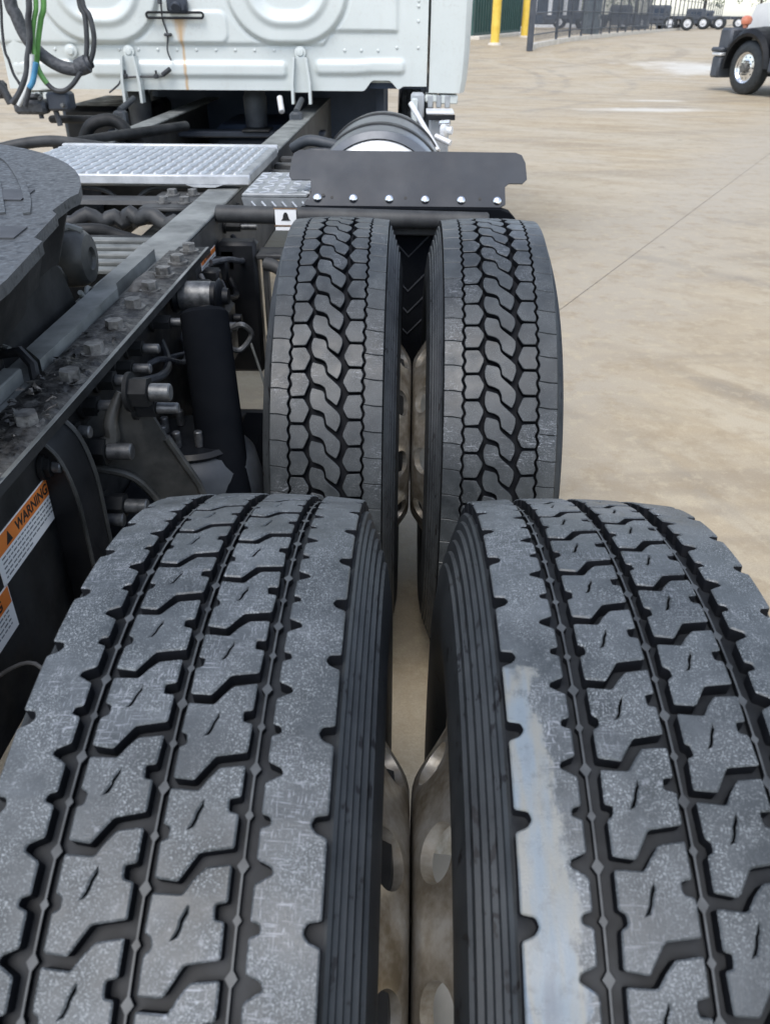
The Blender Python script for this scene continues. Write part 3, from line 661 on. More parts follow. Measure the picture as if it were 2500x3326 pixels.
# ---- tyres
RC = 0.516
def Rt(x): return RC-0.0055*(abs(x)/0.105)**2.2
KS = 0.514*PI/180.0
def round_poly(P, r=0.0016, n=2):
    out = []; L = len(P)
    Q = [Vector((p[0], p[1]*KS)) for p in P]
    for k in range(L):
        a, b, c = Q[k-1], Q[k], Q[(k+1) % L]
        u, v = (a-b), (c-b); lu, lv = u.length, v.length
        if lu < 1e-6 or lv < 1e-6: out.append(b); continue
        u /= lu; v /= lv
        cosv = u.dot(v)
        if cosv < -0.985 or (len(P[k]) > 2): out.append(b); continue
        d = min(r, lu*0.42, lv*0.42)
        for j in range(n+1):
            t = j/n; out.append(b+u*d*(1-t)**2+v*d*t**2)
    return [(p.x, p.y) for p in out]
def relief(polys, depth, name, top, wall='groove', seams=None, cham=0.0011, zoff=0.0, rnd=0.0016, step=1.3, R=Rt):
    """flat outlines (x in metres, a in degrees round the tyre) raised into rubber blocks and wrapped on the tyre"""
    bm = bmesh.new()
    for P in polys:
        vs = [bm.verts.new((x, s, 0)) for x, s in (round_poly(P, rnd) if rnd else [(p[0], p[1]*KS) for p in P])]
        bm.faces.new(vs)
    bmesh.ops.remove_doubles(bm, verts=bm.verts[:], dist=2e-5)
    s0 = min(v.co.y for v in bm.verts); s1 = max(v.co.y for v in bm.verts)
    a = s0+step*KS
    while a < s1-0.2*KS:
        bmesh.ops.bisect_plane(bm, geom=bm.faces[:]+bm.edges[:]+bm.verts[:], plane_co=(0, a, 0), plane_no=(0, 1, 0)); a += step*KS
    bmesh.ops.recalc_face_normals(bm, faces=bm.faces[:])
    if sum(f.normal.z for f in bm.faces) < 0: bmesh.ops.reverse_faces(bm, faces=bm.faces[:])
    def is_seam(e):
        if not seams: return False
        return any(abs(e.verts[0].co.y-q*KS) < 1e-5 and abs(e.verts[1].co.y-q*KS) < 1e-5 for q in seams)
    be = [e for e in bm.edges if len(e.link_faces) == 1 and not is_seam(e)]
    nrm = {}
    for e in be:
        f = e.link_faces[0]; a_, b_ = e.verts[0].co, e.verts[1].co
        d = (b_-a_); n = Vector((-d.y, d.x, 0)).normalized()
        # inward side: find the loop direction
        for l in f.loops:
            if l.edge == e:
                dd = (l.link_loop_next.vert.co-l.vert.co); n = Vector((-dd.y, dd.x, 0)).normalized()
        for v in e.verts: nrm[v] = nrm.get(v, Vector())+n
    r1 = bmesh.ops.extrude_edge_only(bm, edges=be)
    v1 = [g for g in r1['geom'] if isinstance(g, bmesh.types.BMVert)]; e1 = [g for g in r1['geom'] if isinstance(g, bmesh.types.BMEdge)]
    for v in v1: v.co.z -= cham
    for v, n in nrm.items():
        if n.length > 1e-9: v.co += n.normalized()*cham
    r2 = bmesh.ops.extrude_edge_only(bm, edges=[e for e in e1 if e.is_valid and len(e.link_faces) == 1])
    for g in r2['geom']:
        if isinstance(g, bmesh.types.BMVert): g.co.z = -depth
        elif isinstance(g, bmesh.types.BMFace): g.material_index = 1
    for v in bm.verts:
        r = R(v.co.x)+v.co.z+zoff; a = v.co.y/KS*PI/180
        v.co = Vector((v.co.x, r*math.cos(a), r*math.sin(a)))
    me = bpy.data.meshes.new(name); bm.to_mesh(me); bm.free()
    me.materials.append(MATS[top]); me.materials.append(MATS[wall])
    me.polygons.foreach_set('use_smooth', [True]*len(me.polygons)); me.set_sharp_from_angle(angle=rad(30))
    return me
def ring_of(me, n, name, skip=None):
    """n copies of one pitch joined into one ring mesh"""
    bm = bmesh.new()
    for k in range(n):
        if skip and skip(k): continue
        nb = len(bm.verts); bm.from_mesh(me)
        bm.verts.ensure_lookup_table()
        bmesh.ops.rotate(bm, verts=bm.verts[nb:], cent=(0, 0, 0), matrix=Matrix.Rotation(2*PI*k/n, 3, 'X'))
    bmesh.ops.remove_doubles(bm, verts=bm.verts[:], dist=3e-5)
    o = bpy.data.meshes.new(name); bm.to_mesh(o); bm.free()
    for m in me.materials: o.materials.append(m)
    o.polygons.foreach_set('use_smooth', [True]*len(o.polygons)); o.set_sharp_from_angle(angle=rad(30))
    return o

# rear tyre pattern: 54 pitches, two rows of cut blocks between broad shoulder ribs
PR = 360/54
def row_block(dx, ph, J=lambda: 0.0):
    A = [(0.051, 108.02), (0.0352, 108.27), (0.0289, 109.10), (0.0243, 109.95), (0.0062, 109.84),
         (0.0060, 112.25), (0.0105, 112.45), (0.0105, 113.2), (0.0060, 113.4), (0.0062, 115.70), (0.0201, 115.86), (0.0219, 115.58, 1),
         (0.0306, 114.05), (0.051, 113.68), (0.051, 111.45), (0.0445, 111.3), (0.0440, 110.45), (0.051, 110.3)]
    sh = lambda P: [(p[0]+dx, p[1]+ph)+tuple(p[2:]) for p in P]
    sl = [(0.0285, 110.65, 1), (0.0271, 111.0, 1), (0.0252, 111.45, 1), (0.0244, 111.9, 1), (0.0229, 112.3, 1), (0.0210, 112.62, 1)]
    sr = [(0.0285, 110.65, 1), (0.0287, 111.05, 1), (0.0268, 111.5, 1), (0.0260, 111.95, 1), (0.0243, 112.4, 1), (0.0210, 112.62, 1)]
    A = [a if len(a) > 2 else (a[0]+J()*0.0007, a[1]+J()*0.09) for a in A]
    tm = (0.0289, 109.10, 1); bm_ = (0.0219, 115.58, 1)
    sl = [sl[0]]+[(x+J()*0.0003, a, 1) for x, a, _ in sl[1:-1]]+[sl[-1]]
    right = [A[0], A[1], tm] + sr + [bm_] + A[12:]
    left = [tm] + A[3:11] + [bm_] + sl[::-1]
    return [sh(right), sh(left)]
BASE = 107.5
RJ = random.Random(11)
def mk_row(dx, ph, name, top): return [relief(row_block(dx, ph-BASE, (lambda: 0.0) if v == 0 else (lambda: RJ.uniform(-1, 1))), 0.0125, name, top) for v in range(6)]
row2 = mk_row(0.0, 0.0, 'tread_block', 'tread_rear')
row1 = mk_row(-0.0565, 4.5, 'tread_block', 'tread_rear')
def shoulder(sg, lg, sm, ot):
    """one pitch of a shoulder rib: large and small notches on the groove side, scallops on the outer edge"""
    a0 = lg-BASE-1.2; a1 = a0+PR; g = lambda a: (a-BASE-a0) % PR+a0
    L, Sm, O = lg-BASE, g(sm), g(ot)
    P = [(0.065, a0, 1), (0.065, L-0.75), (0.0745, L-0.30), (0.0755, L+0.12), (0.0725, L+0.30), (0.065, L+0.8), (0.065, Sm-0.5), (0.0705, Sm-0.36), (0.0715, Sm+0.15), (0.065, Sm+0.42), (0.065, a1, 1),
         (0.106, a1, 1)]
    q = [(0.106, O+0.95), (0.0985, O+0.60), (0.0955, O+0.1), (0.0975, O-0.45), (0.106, O-0.62)] if a0+1 < O < a1-1 else []
    P = P+q+[(0.106, a0, 1)]
    return [[(sg*p[0], p[1])+tuple(p[2:]) for p in P]], (a0, a1)
P_, sm_ = shoulder(1, 108.42, 111.9, 111.85); sh_in = ring_of(relief(P_, 0.0125, 'x', 'tread_rear', seams=sm_, step=0.9), 54, 'shoulder_rib')
P_, sm_ = shoulder(-1, 107.4, 110.75, 111.1); sh_out = ring_of(relief(P_, 0.0125, 'x', 'tread_rear', seams=sm_, step=0.9), 54, 'shoulder_rib')
sh_out_st = ring_of(relief(P_, 0.0125, 'x', 'tread_rear_stained', seams=sm_, step=0.9), 54, 'shoulder_rib')
def ridge(x, lg):
    w = 0.0008; a0 = lg-BASE-1.7; L = a0+1.7; M = L+PR/2
    P = [(x-w, a0), (x-w, L-0.5), (x-0.0038, L), (x-w, L+0.5), (x-w, M-0.35), (x-0.0028, M), (x-w, M+0.35), (x-w, a0+PR), (x+w, a0+PR), (x+w, M+0.35), (x+0.0028, M), (x+w, M-0.35), (x+w, L+0.5), (x+0.0038, L), (x+w, L-0.5), (x+w, a0)]
    return ring_of(relief([P], 0.005, 'x', 'groove_ridge', seams=(a0, a0+PR), cham=0.0002, zoff=-0.0066, rnd=0, step=1.0), 54, 'groove_ridge')
ridges = [ridge(-0.058, 107.4), ridge(0.0003, 109.6), ridge(0.0565, 108.0)]

def sw_profile(depth, side=1):
    P = [(0.1065, Rt(0.1065)-depth), (0.1085, 0.4985), (0.111, 0.4965), (0.1115, 0.489), (0.1145, 0.4875), (0.1150, 0.479), (0.1185, 0.4775), (0.1190, 0.468), (0.1225, 0.4665), (0.1232, 0.455), (0.127, 0.4535), (0.1280, 0.441), (0.1310, 0.4395), (0.1335, 0.422), (0.1365, 0.405), (0.1375, 0.388), (0.1360, 0.362), (0.1310, 0.338), (0.1230, 0.318), (0.1130, 0.302), (0.1050, 0.294), (0.0990, 0.287)]
    return [(side*x, r) for x, r in P]
def carcass(depth, fl='groove'):
    m = MB()
    xs_ = [-0.1065+0.1065*2*k/12 for k in range(13)]
    m.lathe((0, 0, 0), (1, 0, 0), [(x, Rt(x)-depth) for x in xs_], fl, 180)
    for sg in (-1, 1): m.lathe((0, 0, 0), (1, 0, 0), sw_profile(depth, sg), 'sidewall', 120)
    bmesh.ops.remove_doubles(m.bm, verts=m.bm.verts[:], dist=1e-5)
    return m.mesh('tyre', True, 22)
car_r = carcass(0.0125, 'groove_floor'); car_f = carcass(0.015)

# front tyre pattern: 65 pitches of hexagons and interlocking S-blocks
PF = 360/65
def wave(f): return 0.0019*math.cos(4*PI*(f-0.24))
def hexL(g):
    pts = [(-0.0655, g+0.28), (-0.0435, g+0.24), (-0.0405, g+0.45), (-0.0320, g+2.1), (-0.0322, g+2.75), (-0.0405, g+PF-0.55), (-0.0430, g+PF-0.30), (-0.0655, g+PF-0.26)]
    w_ = [(-0.0668-wave(f), g+PF*f, 1) for f in (0.90, 0.83, 0.76, 0.69, 0.62, 0.55, 0.5, 0.45, 0.38, 0.31, 0.24, 0.17, 0.10)]
    return pts+w_
GL, GR = 129.49, 128.5
SB = [(-27.0, 127.42), (-6.0, 127.95), (-2.2, 128.7), (-0.6, 130.0), (5.2, 130.72), (20.5, 132.15), (27.6, 133.1), (28.3, 134.3), (25.5, 135.3), (20.8, 136.72), (8.0, 135.72), (1.2, 135.15), (0.6, 134.05), (-3.2, 132.85), (-11, 132.35), (-24.5, 131.9), (-30.2, 130.4), (-30.8, 128.9)]
jt = lambda P, s_: [(a[0]+RJ.uniform(-1, 1)*0.0006*s_, a[1]+RJ.uniform(-1, 1)*0.08*s_)+tuple(a[2:]) for a in P]
blkL = [relief([jt(hexL(GL-GL), v > 0)], 0.015, 'tread_block', 'tread_front', rnd=0.0014) for v in range(5)]
mir = lambda P, k: [(-p[0], k-p[1])+tuple(p[2:]) for p in P]
blkR = [relief([jt(mir(hexL(0), PF), v > 0)], 0.015, 'tread_block', 'tread_front', rnd=0.0014) for v in range(5)]
blkS = [relief([jt([(x/1000, a-GL) for x, a in SB], v > 0)], 0.015, 'tread_block', 'tread_front', rnd=0.0032) for v in range(5)]
def shF(sg, off):
    fs = [k/14 for k in range(15)]
    A0 = -1.7 if sg < 0 else 2.25
    P = []
    for f in fs:
        a = A0+0.05+(PF-0.10)*f
        if sg < 0: x = -(0.0715+wave((a % PF)/PF)*1.0)
        else: x = 0.0715+wave(((PF-a) % PF)/PF)*1.0
        P.append((x, a-0.0, 1))
    sl = 0.45 if sg > 0 else -0.45
    P += [(sg*0.090, A0+PF-0.05+sl*0.7), (sg*0.106, A0+PF-0.05+sl*0.8), (sg*0.106, A0+0.05+sl*0.8), (sg*0.090, A0+0.05+sl*0.7)]
    return relief([P], 0.015, 'shoulder_block', 'tread_front', rnd=0.0012)
shFL, shFR = [shF(-1, 0)], [shF(1, 0)]

def disc_prof(s_):
    P = [(0.0015, 0.160), (0.0019, 0.180), (0.0055, 0.192), (0.0120, 0.204), (0.0210, 0.2175), (0.0320, 0.2335), (0.0420, 0.2505), (0.0490, 0.2600), (0.0560, 0.2660)]
    acc = 0.0
    for a, b in zip(P, P[1:]):
        L = math.dist(a, b)
        if s_ <= acc+L or b is P[-1]:
            t = (s_-acc)/L; return (a[0]+(b[0]-a[0])*t, a[1]+(b[1]-a[1])*t)
        acc += L
SL = sum(math.dist(a, b) for a, b in zip(*(lambda P: (P, P[1:]))([(0.0015, 0.160), (0.0019, 0.180), (0.0055, 0.192), (0.0120, 0.204), (0.0210, 0.2175), (0.0320, 0.2335), (0.0420, 0.2505), (0.0490, 0.2600), (0.0560, 0.2660)])))
def rim_mesh(sg, ph):
    m = MB()
    m.lathe((0, 0, 0), (sg, 0, 0), [(0.0012, 0.112), (0.0015, 0.160)], 'wheel_aluminium', 80)
    m.lathe((0, 0, 0), (sg, 0, 0), [(0.0135, 0.112), (0.0135, 0.157)], 'wheel_aluminium', 80)
    for k in range(10): sector(m, rad(ph+36*k), disc_prof, SL*0.53, 0.027, 7.8, SL, 'wheel_aluminium', 0.012, sg)
    m.lathe((0, 0, 0), (sg, 0, 0), [(0.0555, 0.2655), (0.0545, 0.274), (0.053, 0.283), (0.0495, 0.296), (0.052, 0.302), (0.056, 0.300), (0.060, 0.289), (0.075, 0.286), (0.10, 0.268), (0.20, 0.268), (0.255, 0.284), (0.272, 0.287), (0.278, 0.300), (0.281, 0.296)], 'wheel_aluminium', 96)
    m.lathe((0, 0, 0), (sg, 0, 0), [(0.281, 0.296), (0.276, 0.276), (0.24, 0.262), (0.10, 0.252), (0.070, 0.262)], 'barrel_aluminium', 96)
    return m.mesh('wheel', True, 40)
rimR, rimL = rim_mesh(1, 96.0), rim_mesh(-1, 98.0)
WHEELS = {}
RING = {}
def joined(key, items, n, p):
    """the blocks that the photograph does not show (or shows edge-on), as one mesh"""
    if key in RING: return RING[key]
    bm = bmesh.new(); mats = []
    for me, ph in items:
        for k in range(n):
            a = (ph+p*k) % 360
            if key[1] and key[1][0] <= a <= key[1][1]: continue
            nb = len(bm.verts); bm.from_mesh(me[k % len(me)]); bm.verts.ensure_lookup_table(); bm.faces.ensure_lookup_table()
            bmesh.ops.rotate(bm, verts=bm.verts[nb:], cent=(0, 0, 0), matrix=Matrix.Rotation(rad(a), 3, 'X'))
    o = bpy.data.meshes.new('tread'); bm.to_mesh(o); bm.free()
    for m in items[0][0][0].materials: o.materials.append(m)
    o.polygons.foreach_set('use_smooth', [True]*len(o.polygons)); o.set_sharp_from_angle(angle=rad(30))
    RING[key] = o; return o
def dual_wheel(sx, y, kind, singles, cx=DX, stained=False):
    wl = put('wheel', rimR if sx > 0 else rimL, truck, Vector((cx, y, ZA))-TO)
    tx = sx*0.1635
    put('tyre', car_r if kind == 'rear' else car_f, wl, (tx, 0, 0))
    if kind == 'rear':
        put('shoulder_rib', sh_in, wl, (tx, 0, 0), (rad(BASE), 0, 0))
        put('shoulder_rib', sh_out_st if stained else sh_out, wl, (tx, 0, 0), (rad(BASE), 0, 0))
        for r_ in ridges: put('groove_ridge', r_, wl, (tx, 0, 0), (rad(BASE), 0, 0))
        items = [(row1, BASE), (row2, BASE)]; n, p, lim = 54, PR, (44, 126)
    else:
        items = [(blkL, GL), (blkR, GR), (blkS, GL), (shFL, GL), (shFR, GR)]; n, p, lim = 65, PF, (78, 160)
    if singles:
        for me, ph in items:
            for k in range(n):
                a = (ph+p*k) % 360
                if lim[0] <= a <= lim[1]: mv = me[(k*7+(3 if sx > 0 else 0)) % len(me)]; put(mv.name.split('.')[0], mv, wl, (tx, 0, 0), (rad(a), 0, 0))
        put('tread', joined((kind, lim), items, n, p), wl, (tx, 0, 0), kind='stuff')
    else:
        put('tread', joined((kind, None), items, n, p), wl, (tx, 0, 0), kind='stuff')
    return wl
dual_wheel(-1, Y1, 'rear', True); dual_wheel(1, Y1, 'rear', True, stained=True)
dual_wheel(-1, Y2, 'front', True); dual_wheel(1, Y2, 'front', True)
CX2 = -1.94-DX
for yy, kd in ((Y1, 'rear'), (Y2, 'front')):
    for s_ in (-1, 1): dual_wheel(s_, yy, kd, False, CX2)
# axles, hubs and brake drums
for yy in (Y1, Y2):
    m = MB(); m.cyl((-1.66, yy, ZA), (-0.28, yy, ZA), 0.062, 'black_dusty', n=20)
    m.lathe((-1.17, yy, ZA), (1, 0, 0), [(0, 0.06), (0.05, 0.13), (0.14, 0.2), (0.26, 0.2), (0.35, 0.13), (0.4, 0.06)], 'black_dusty', 24)
    ax = part(m, 'axle')
    for x0, s_ in ((DX, 1), (CX2, -1)):
        m = MB(); m.lathe((x0, yy, ZA), (-s_, 0, 0), [(0.0, 0.11), (0.02, 0.205), (0.06, 0.215), (0.27, 0.215), (0.28, 0.16), (0.28, 0.06)], 'black_dusty', 32); part(m, 'brake_drum')
        m = MB(); m.lathe((x0, yy, ZA), (s_, 0, 0), [(0.014, 0.11), (0.12, 0.10), (0.2, 0.09), (0.21, 0.075), (0.21, 0)], 'barrel_aluminium', 24); part(m, 'hub')

# ---- frame
def mx(x): return -1.94-x            # the same place on the truck's other side
def rail(x_in, x_web, name):
    m = MB(); s_ = 1 if x_web > x_in else -1
    a, b = min(x_in, x_web), max(x_in, x_web)
    m.box((a, -0.45, 0.9405), (b, 6.4, 0.95), 'rail_top', 0.003)
    w0, w1 = sorted((x_web-s_*0.009, x_web))
    m.box((w0, -0.45, 0.69), (w1, 6.4, 0.9404), 'rail_side', 0.0)
    m.box((a, -0.45, 0.681), (b, 6.4, 0.6899), 'black_dusty', 0.002)
    return part(m, name)
fr_r = rail(-0.650, -0.552, 'frame_rail'); rail(mx(-0.650), mx(-0.552), 'frame_rail')
# fifth wheel mounting angle bolted outside the rail, its ledge caked with grease
def angle(sg):
    f = (lambda x: x) if sg > 0 else mx
    m = MB()
    P = [(f(-0.548), 0.62), (f(-0.5155), 0.62), (f(-0.5155), 0.938), (f(-0.481), 0.941), (f(-0.4755), 0.946), (f(-0.4765), 0.9575), (f(-0.548), 0.9575)]
    m.prism(P, 1, -0.40, 1.90, 'black_dusty'); return part(m, 'mounting_angle', ang=30)
ang_r = angle(1); angle(-1)
m = MB(); R = random.Random(5)       # caked grease layer on the ledge: a lumpy skin
N, K = 230, 9; V = []
from mathutils import noise as MN
for j in range(N+1):
    y = -0.38+2.24*j/N
    for i in range(K+1):
        x = -0.560+0.078*i/K
        e = min(1.0, i/2, (K-i)/1.5)
        h = 0.0022+0.009*max(0, MN.noise(Vector((x*45, y*45, 3)))+0.25)*e+0.006*max(0, MN.noise(Vector((x*110, y*110, 8))))*e
        if y > 1.25: h *= max(0.25, 1-(y-1.25)*1.4)
        if i == 0: h += 0.006
        V.append((x, y, 0.9578+h*(1 if 0 < i < K else 0.12)))
m._new(V, [(j*(K+1)+i, j*(K+1)+i+1, (j+1)*(K+1)+i+1, (j+1)*(K+1)+i) for j in range(N) for i in range(K)], 'grease')
part(m, 'grease_layer', ang_r, ang=180)
m = MB()                              # loose clods in the grease
for q in range(420):
    y = R.uniform(-0.1, 1.30)*R.uniform(0.8, 1); x = R.uniform(-0.555, -0.488); s_ = R.choice([0.002, 0.003, 0.003, 0.005, 0.007])
    z = 0.961
    vs = [(x+R.uniform(-s_, s_)*1.6, y+R.uniform(-s_, s_)*1.6, z+R.uniform(0, s_*1.5)) for _ in range(5)]+[(x, y, z+s_*1.2)]
    m._new(vs, [(0, 1, 5), (1, 2, 5), (2, 3, 5), (3, 4, 5), (4, 0, 5), (0, 2, 1), (0, 3, 2), (0, 4, 3)], 'debris' if q % 5 == 0 else 'grease')
part(m, 'grease_clods', ang_r, kind='stuff', smooth=False)
hb = MB(); hb.hexbolt((0, 0, 0), (0, 0, 1), 0.0160, 0.018, 'bolt_dirty'); hme = hb.mesh('flange_bolt')
for k, (x, y) in enumerate([(-0.512, 1.851), (-0.513, 1.751), (-0.517, 1.652), (-0.516, 1.545), (-0.515, 1.434), (-0.511, 1.315), (-0.507, 1.201), (-0.505, 1.09), (-0.507, 0.94), (-0.51, 0.79), (-0.508, 0.64)]):
    put('flange_bolt', hme, ang_r, Vector((x, y, 0.9590))-TO, (0, 0, 0.3*k))
m = MB(); m.lathe((-0.544, 1.52, 0.953), (0, 1, 0.02), [(0, 0.0), (0.015, 0.014), (0.06, 0.019), (0.12, 0.015), (0.17, 0.0)], 'dirt_crust', 14); part(m, 'dirt_mound', ang_r)
m = MB(); m.box((-0.4835, -0.40, 0.9577), (-0.4768, 1.895, 0.9592), 'rail_top', 0.0006); part(m, 'worn_edge_highlight', ang_r)  # worn metal edge; its highlight is put in as a paler strip
# slide strips on the rail under the fifth wheel
m = MB(); m.prism([(-0.602, 1.175), (-0.5625, 1.128), (-0.5625, 1.50), (-0.575, 1.53), (-0.575, 1.80), (-0.615, 1.86)], 2, 0.9505, 0.976, 'rail_top'); part(m, 'slide_strip')
m = MB(); m.box((-0.606, 0.30, 0.9505), (-0.5785, 1.10, 0.974), 'rail_top', 0.002); part(m, 'slide_strip')
m = MB(); m.tube([(-0.62, 1.115, 0.955), (-0.62, 1.12, 0.985), (-0.585, 1.12, 0.992), (-0.566, 1.11, 0.975), (-0.562, 1.10, 0.952)], 0.008, 'black_paint', 8); part(m, 'clamp')

# ---- warning labels on the web
def warn(y0, y1, z0, z1, x, tilt=0.0, band=0.40, txt=True):
    m = MB(); zb = z1-(z1-z0)*band
    m.box((x, y0, z0), (x+0.0006, y1, z1), 'sticker_white')
    lb = part(m, 'warning_label', smooth=False)
    m = MB(); m.box((x+0.0007, y0+0.002, zb), (x+0.0011, y1-0.002, z1-0.002), 'sticker_orange'); part(m, 'header_band', lb, smooth=False)
    if txt:
        H = (zb-z0); W = y1-y0
        me = text_mesh('WARNING', (z1-zb)*0.80, 'print_black')
        me.transform(Matrix(((0, 0, 1, 0), (1, 0, 0, 0), (0, 1, 0, 0), (0, 0, 0, 1))))
        me.transform(Matrix.Translation(Vector((x+0.0012, y0+W*0.33, zb+(z1-zb)*0.20))-TO)); put('lettering', me, lb)
        m = MB(); ty = y0+W*0.21; tz = zb+(z1-zb)*0.16; hh = (z1-zb)*0.62
        m.prism([(ty-hh*0.52, tz), (ty+hh*0.52, tz), (ty, tz+hh)], 0, x+0.0012, x+0.0015, 'print_black'); part(m, 'hazard_triangle', lb, smooth=False)
        m = MB(); R = random.Random(int(y0*1000))
        for r_ in range(5):
            z = zb-H*(0.14+0.17*r_); y = y0+W*0.06; end = y0+W*(0.93 if r_ != 4 else 0.5)
            while y < end:
                L = R.uniform(0.004, 0.013); m.box((x+0.0007, y, z-H*0.028), (x+0.001, min(y+L, end), z+H*0.028), 'print_grey'); y += L+0.0028
        part(m, 'small_print', lb, smooth=False)
    return lb
l_ = warn(0.80, 0.982, 0.802, 0.868, -0.5153); l_['label'] = 'upper orange and white warning label on the frame web'
l_ = warn(0.62, 0.807, 0.738, 0.803, -0.5153); l_['label'] = 'lower orange and white warning label on the frame web'
l_ = warn(2.10, 2.27, 0.806, 0.874, -0.5518, band=0.22); l_['label'] = 'small far warning label beyond the end of the mounting angle'

# ---- studs through the web, hanger castings
def stud(x0, x1, y, z, r=0.012, nut=0.5):
    m = MB(); xm = x0+(x1-x0)*nut
    m.cyl((x0, y, z), (x0+0.006, y, z), r*1.9, 'black_dusty', n=16)
    m.cyl((x0+0.006, y, z), (xm, y, z), r*1.5, 'black_dusty', n=6)
    m.cyl((xm, y, z), (x1, y, z), r*0.86, 'zinc', n=14, bev=0.002)
    return part(m, 'stud')
for a in ((-0.514, -0.437, 1.10, 0.840, 0.0155), (-0.43, -0.366, 1.105, 0.937, 0.0155), (-0.43, -0.362, 1.12, 0.905, 0.010), (-0.50, -0.428, 1.10, 0.742, 0.014), (-0.52, -0.462, 1.08, 0.728, 0.013),
          (-0.60, -0.538, 1.10, 0.66, 0.012), (-0.514, -0.424, 1.14, 0.968, 0.0), (-0.514, -0.452, 1.20, 0.915, 0.011), (-0.514, -0.462, 1.13, 0.902, 0.011), (-0.514, -0.478, 1.06, 0.892, 0.011), (-0.514, -0.487, 0.965, 0.885, 0.010),
          (-0.514, -0.452, 1.29, 0.90, 0.010), (-0.514, -0.455, 1.36, 0.91, 0.010), (-0.514, -0.44, 1.52, 0.905, 0.010),
          (-0.55, -0.455, 2.41, 0.893, 0.010), (-0.55, -0.45, 2.47, 0.905, 0.010), (-0.55, -0.455, 2.545, 0.885, 0.011), (-0.55, -0.43, 2.80, 0.88, 0.012), (-0.55, -0.47, 2.62, 0.90, 0.010)):
    if a[4] > 0: stud(*a)
m = MB()
P = [(-0.452, 1.135, 0.925), (-0.425, 1.135, 0.917), (-0.398, 1.15, 0.84), (-0.362, 1.17, 0.745), (-0.345, 1.18, 0.66), (-0.415, 1.17, 0.66), (-0.427, 1.15, 0.725), (-0.455, 1.13, 0.782), (-0.508, 1.11, 0.808), (-0.512, 1.11, 0.875)]
m.plate(P, (0.15, -1, 0.35), 0.018, 'cast_iron')
m.tube([Vector(p)+Vector((0, -0.004, 0)) for p in spline([P[0], (-0.468, 1.12, 0.885), (-0.470, 1.115, 0.855), (-0.495, 1.105, 0.845)], 5)], [0.006+0.006*min(1, k/6) for k in range(16)], 'cast_iron', 8)
m.tube([Vector(p)+Vector((0, -0.005, 0)) for p in spline([P[5], P[6], P[7], P[8]], 5)], 0.0065, 'cast_iron', 8)
m.tube([P[2], P[3], P[4]], 0.007, 'cast_iron', 8)
br = part(m, 'suspension_bracket', ang=45)
m = MB()      # upright hanger channel on the web, edge highlights put in as paler beads
pr = spline([(-0.515, 0.955, 0.93), (-0.49, 0.955, 0.90), (-0.476, 0.95, 0.84), (-0.474, 0.945, 0.76), (-0.474, 0.945, 0.60)], 5)
for a, b in zip(pr, pr[1:]):
    pass
P = [(p.x, p.z) for p in pr]+[(-0.5145, 0.60)]
m.prism(P, 1, 0.965, 1.035, 'black_paint'); m.tube([(p.x+0.001, 1.037, p.z) for p in pr], 0.004, 'cast_iron', 6); m.tube([(p.x+0.001, 0.963, p.z) for p in pr], 0.003, 'cast_iron', 6)
part(m, 'hanger', ang=30)
m = MB(); m.box((-0.514, 1.06, 0.66), (-0.44, 1.30, 0.70), 'black_paint', 0.008); m.box((-0.5145, 1.05, 0.40), (-0.49, 1.32, 0.655), 'black_paint', 0.008); part(m, 'hanger')
# air spring with its bead ring, between the axles
m = MB(); c = (-0.435, 1.42)
m.lathe((c[0], c[1], 0.40), (0, 0, 1), [(0, 0.09), (0.03, 0.115), (0.10, 0.135), (0.20, 0.135), (0.27, 0.12), (0.295, 0.10), (0.30, 0.085)], 'spring_rubber', 40)
a_ = part(m, 'air_spring')
m = MB(); m.lathe((c[0], c[1], 0.700), (0, 0, 1), [(-0.008, 0.088), (0.006, 0.098), (0.014, 0.090), (0.012, 0.05), (0.012, 0.0)], 'black_paint', 40); part(m, 'bead_plate', a_)
for k in range(5):
    a = 2.2+k*0.75
    m = MB(); m.cyl((c[0]+0.055*math.cos(a), c[1]+0.055*math.sin(a), 0.712), (c[0]+0.055*math.cos(a), c[1]+0.055*math.sin(a), 0.745), 0.008, 'zinc', n=10, bev=0.002); part(m, 'air_fitting', a_)
# shock absorber: silver eye housing on top, long black dust tube below
A, B = Vector((-0.445, 1.66, 0.915)), Vector((-0.345, 1.40, 0.52)); d = (B-A).normalized()
m = MB(); m.cyl(A+d*0.10, A+d*0.52, 0.034, 'mud_rubber', n=24, bev=0.006); m.cyl(A+d*0.08, A+d*0.60, 0.02, 'black_paint', n=12); s_ = part(m, 'shock_absorber')
m = MB(); m.lathe(A-Vector((0.06, 0, 0)), (1, 0, 0), [(0, 0.0), (0, 0.034), (0.006, 0.036), (0.012, 0.030), (0.09, 0.030), (0.096, 0.037), (0.102, 0.030), (0.104, 0.018), (0.115, 0.016), (0.115, 0)], 'black_paint', 24); m.cyl(A+d*0.03, A+d*0.1, 0.03, 'black_paint', n=18); part(m, 'shock_eye', s_)
m = MB(); m.lathe(A-Vector((0.044, 0, 0)), (1, 0, 0), [(0, 0.0305), (0.065, 0.0305)], 'zinc', 24); part(m, 'eye_sleeve', s_)
m = MB(); m.tube(spline([A+Vector((0.06, -0.02, -0.06)), A+Vector((0.085, -0.03, -0.05)), A+Vector((0.10, -0.02, -0.075)), A+Vector((0.075, -0.03, -0.105)), A+Vector((0.05, -0.04, -0.095))], 5), 0.006, 'zinc', 8); part(m, 'shock_clip', s_)
m = MB(); m.cyl((-0.41, 1.52, 0.93), (-0.345, 1.30, 0.50), 0.046, 'mud_rubber', n=24, bev=0.008); part(m, 'shock_absorber')
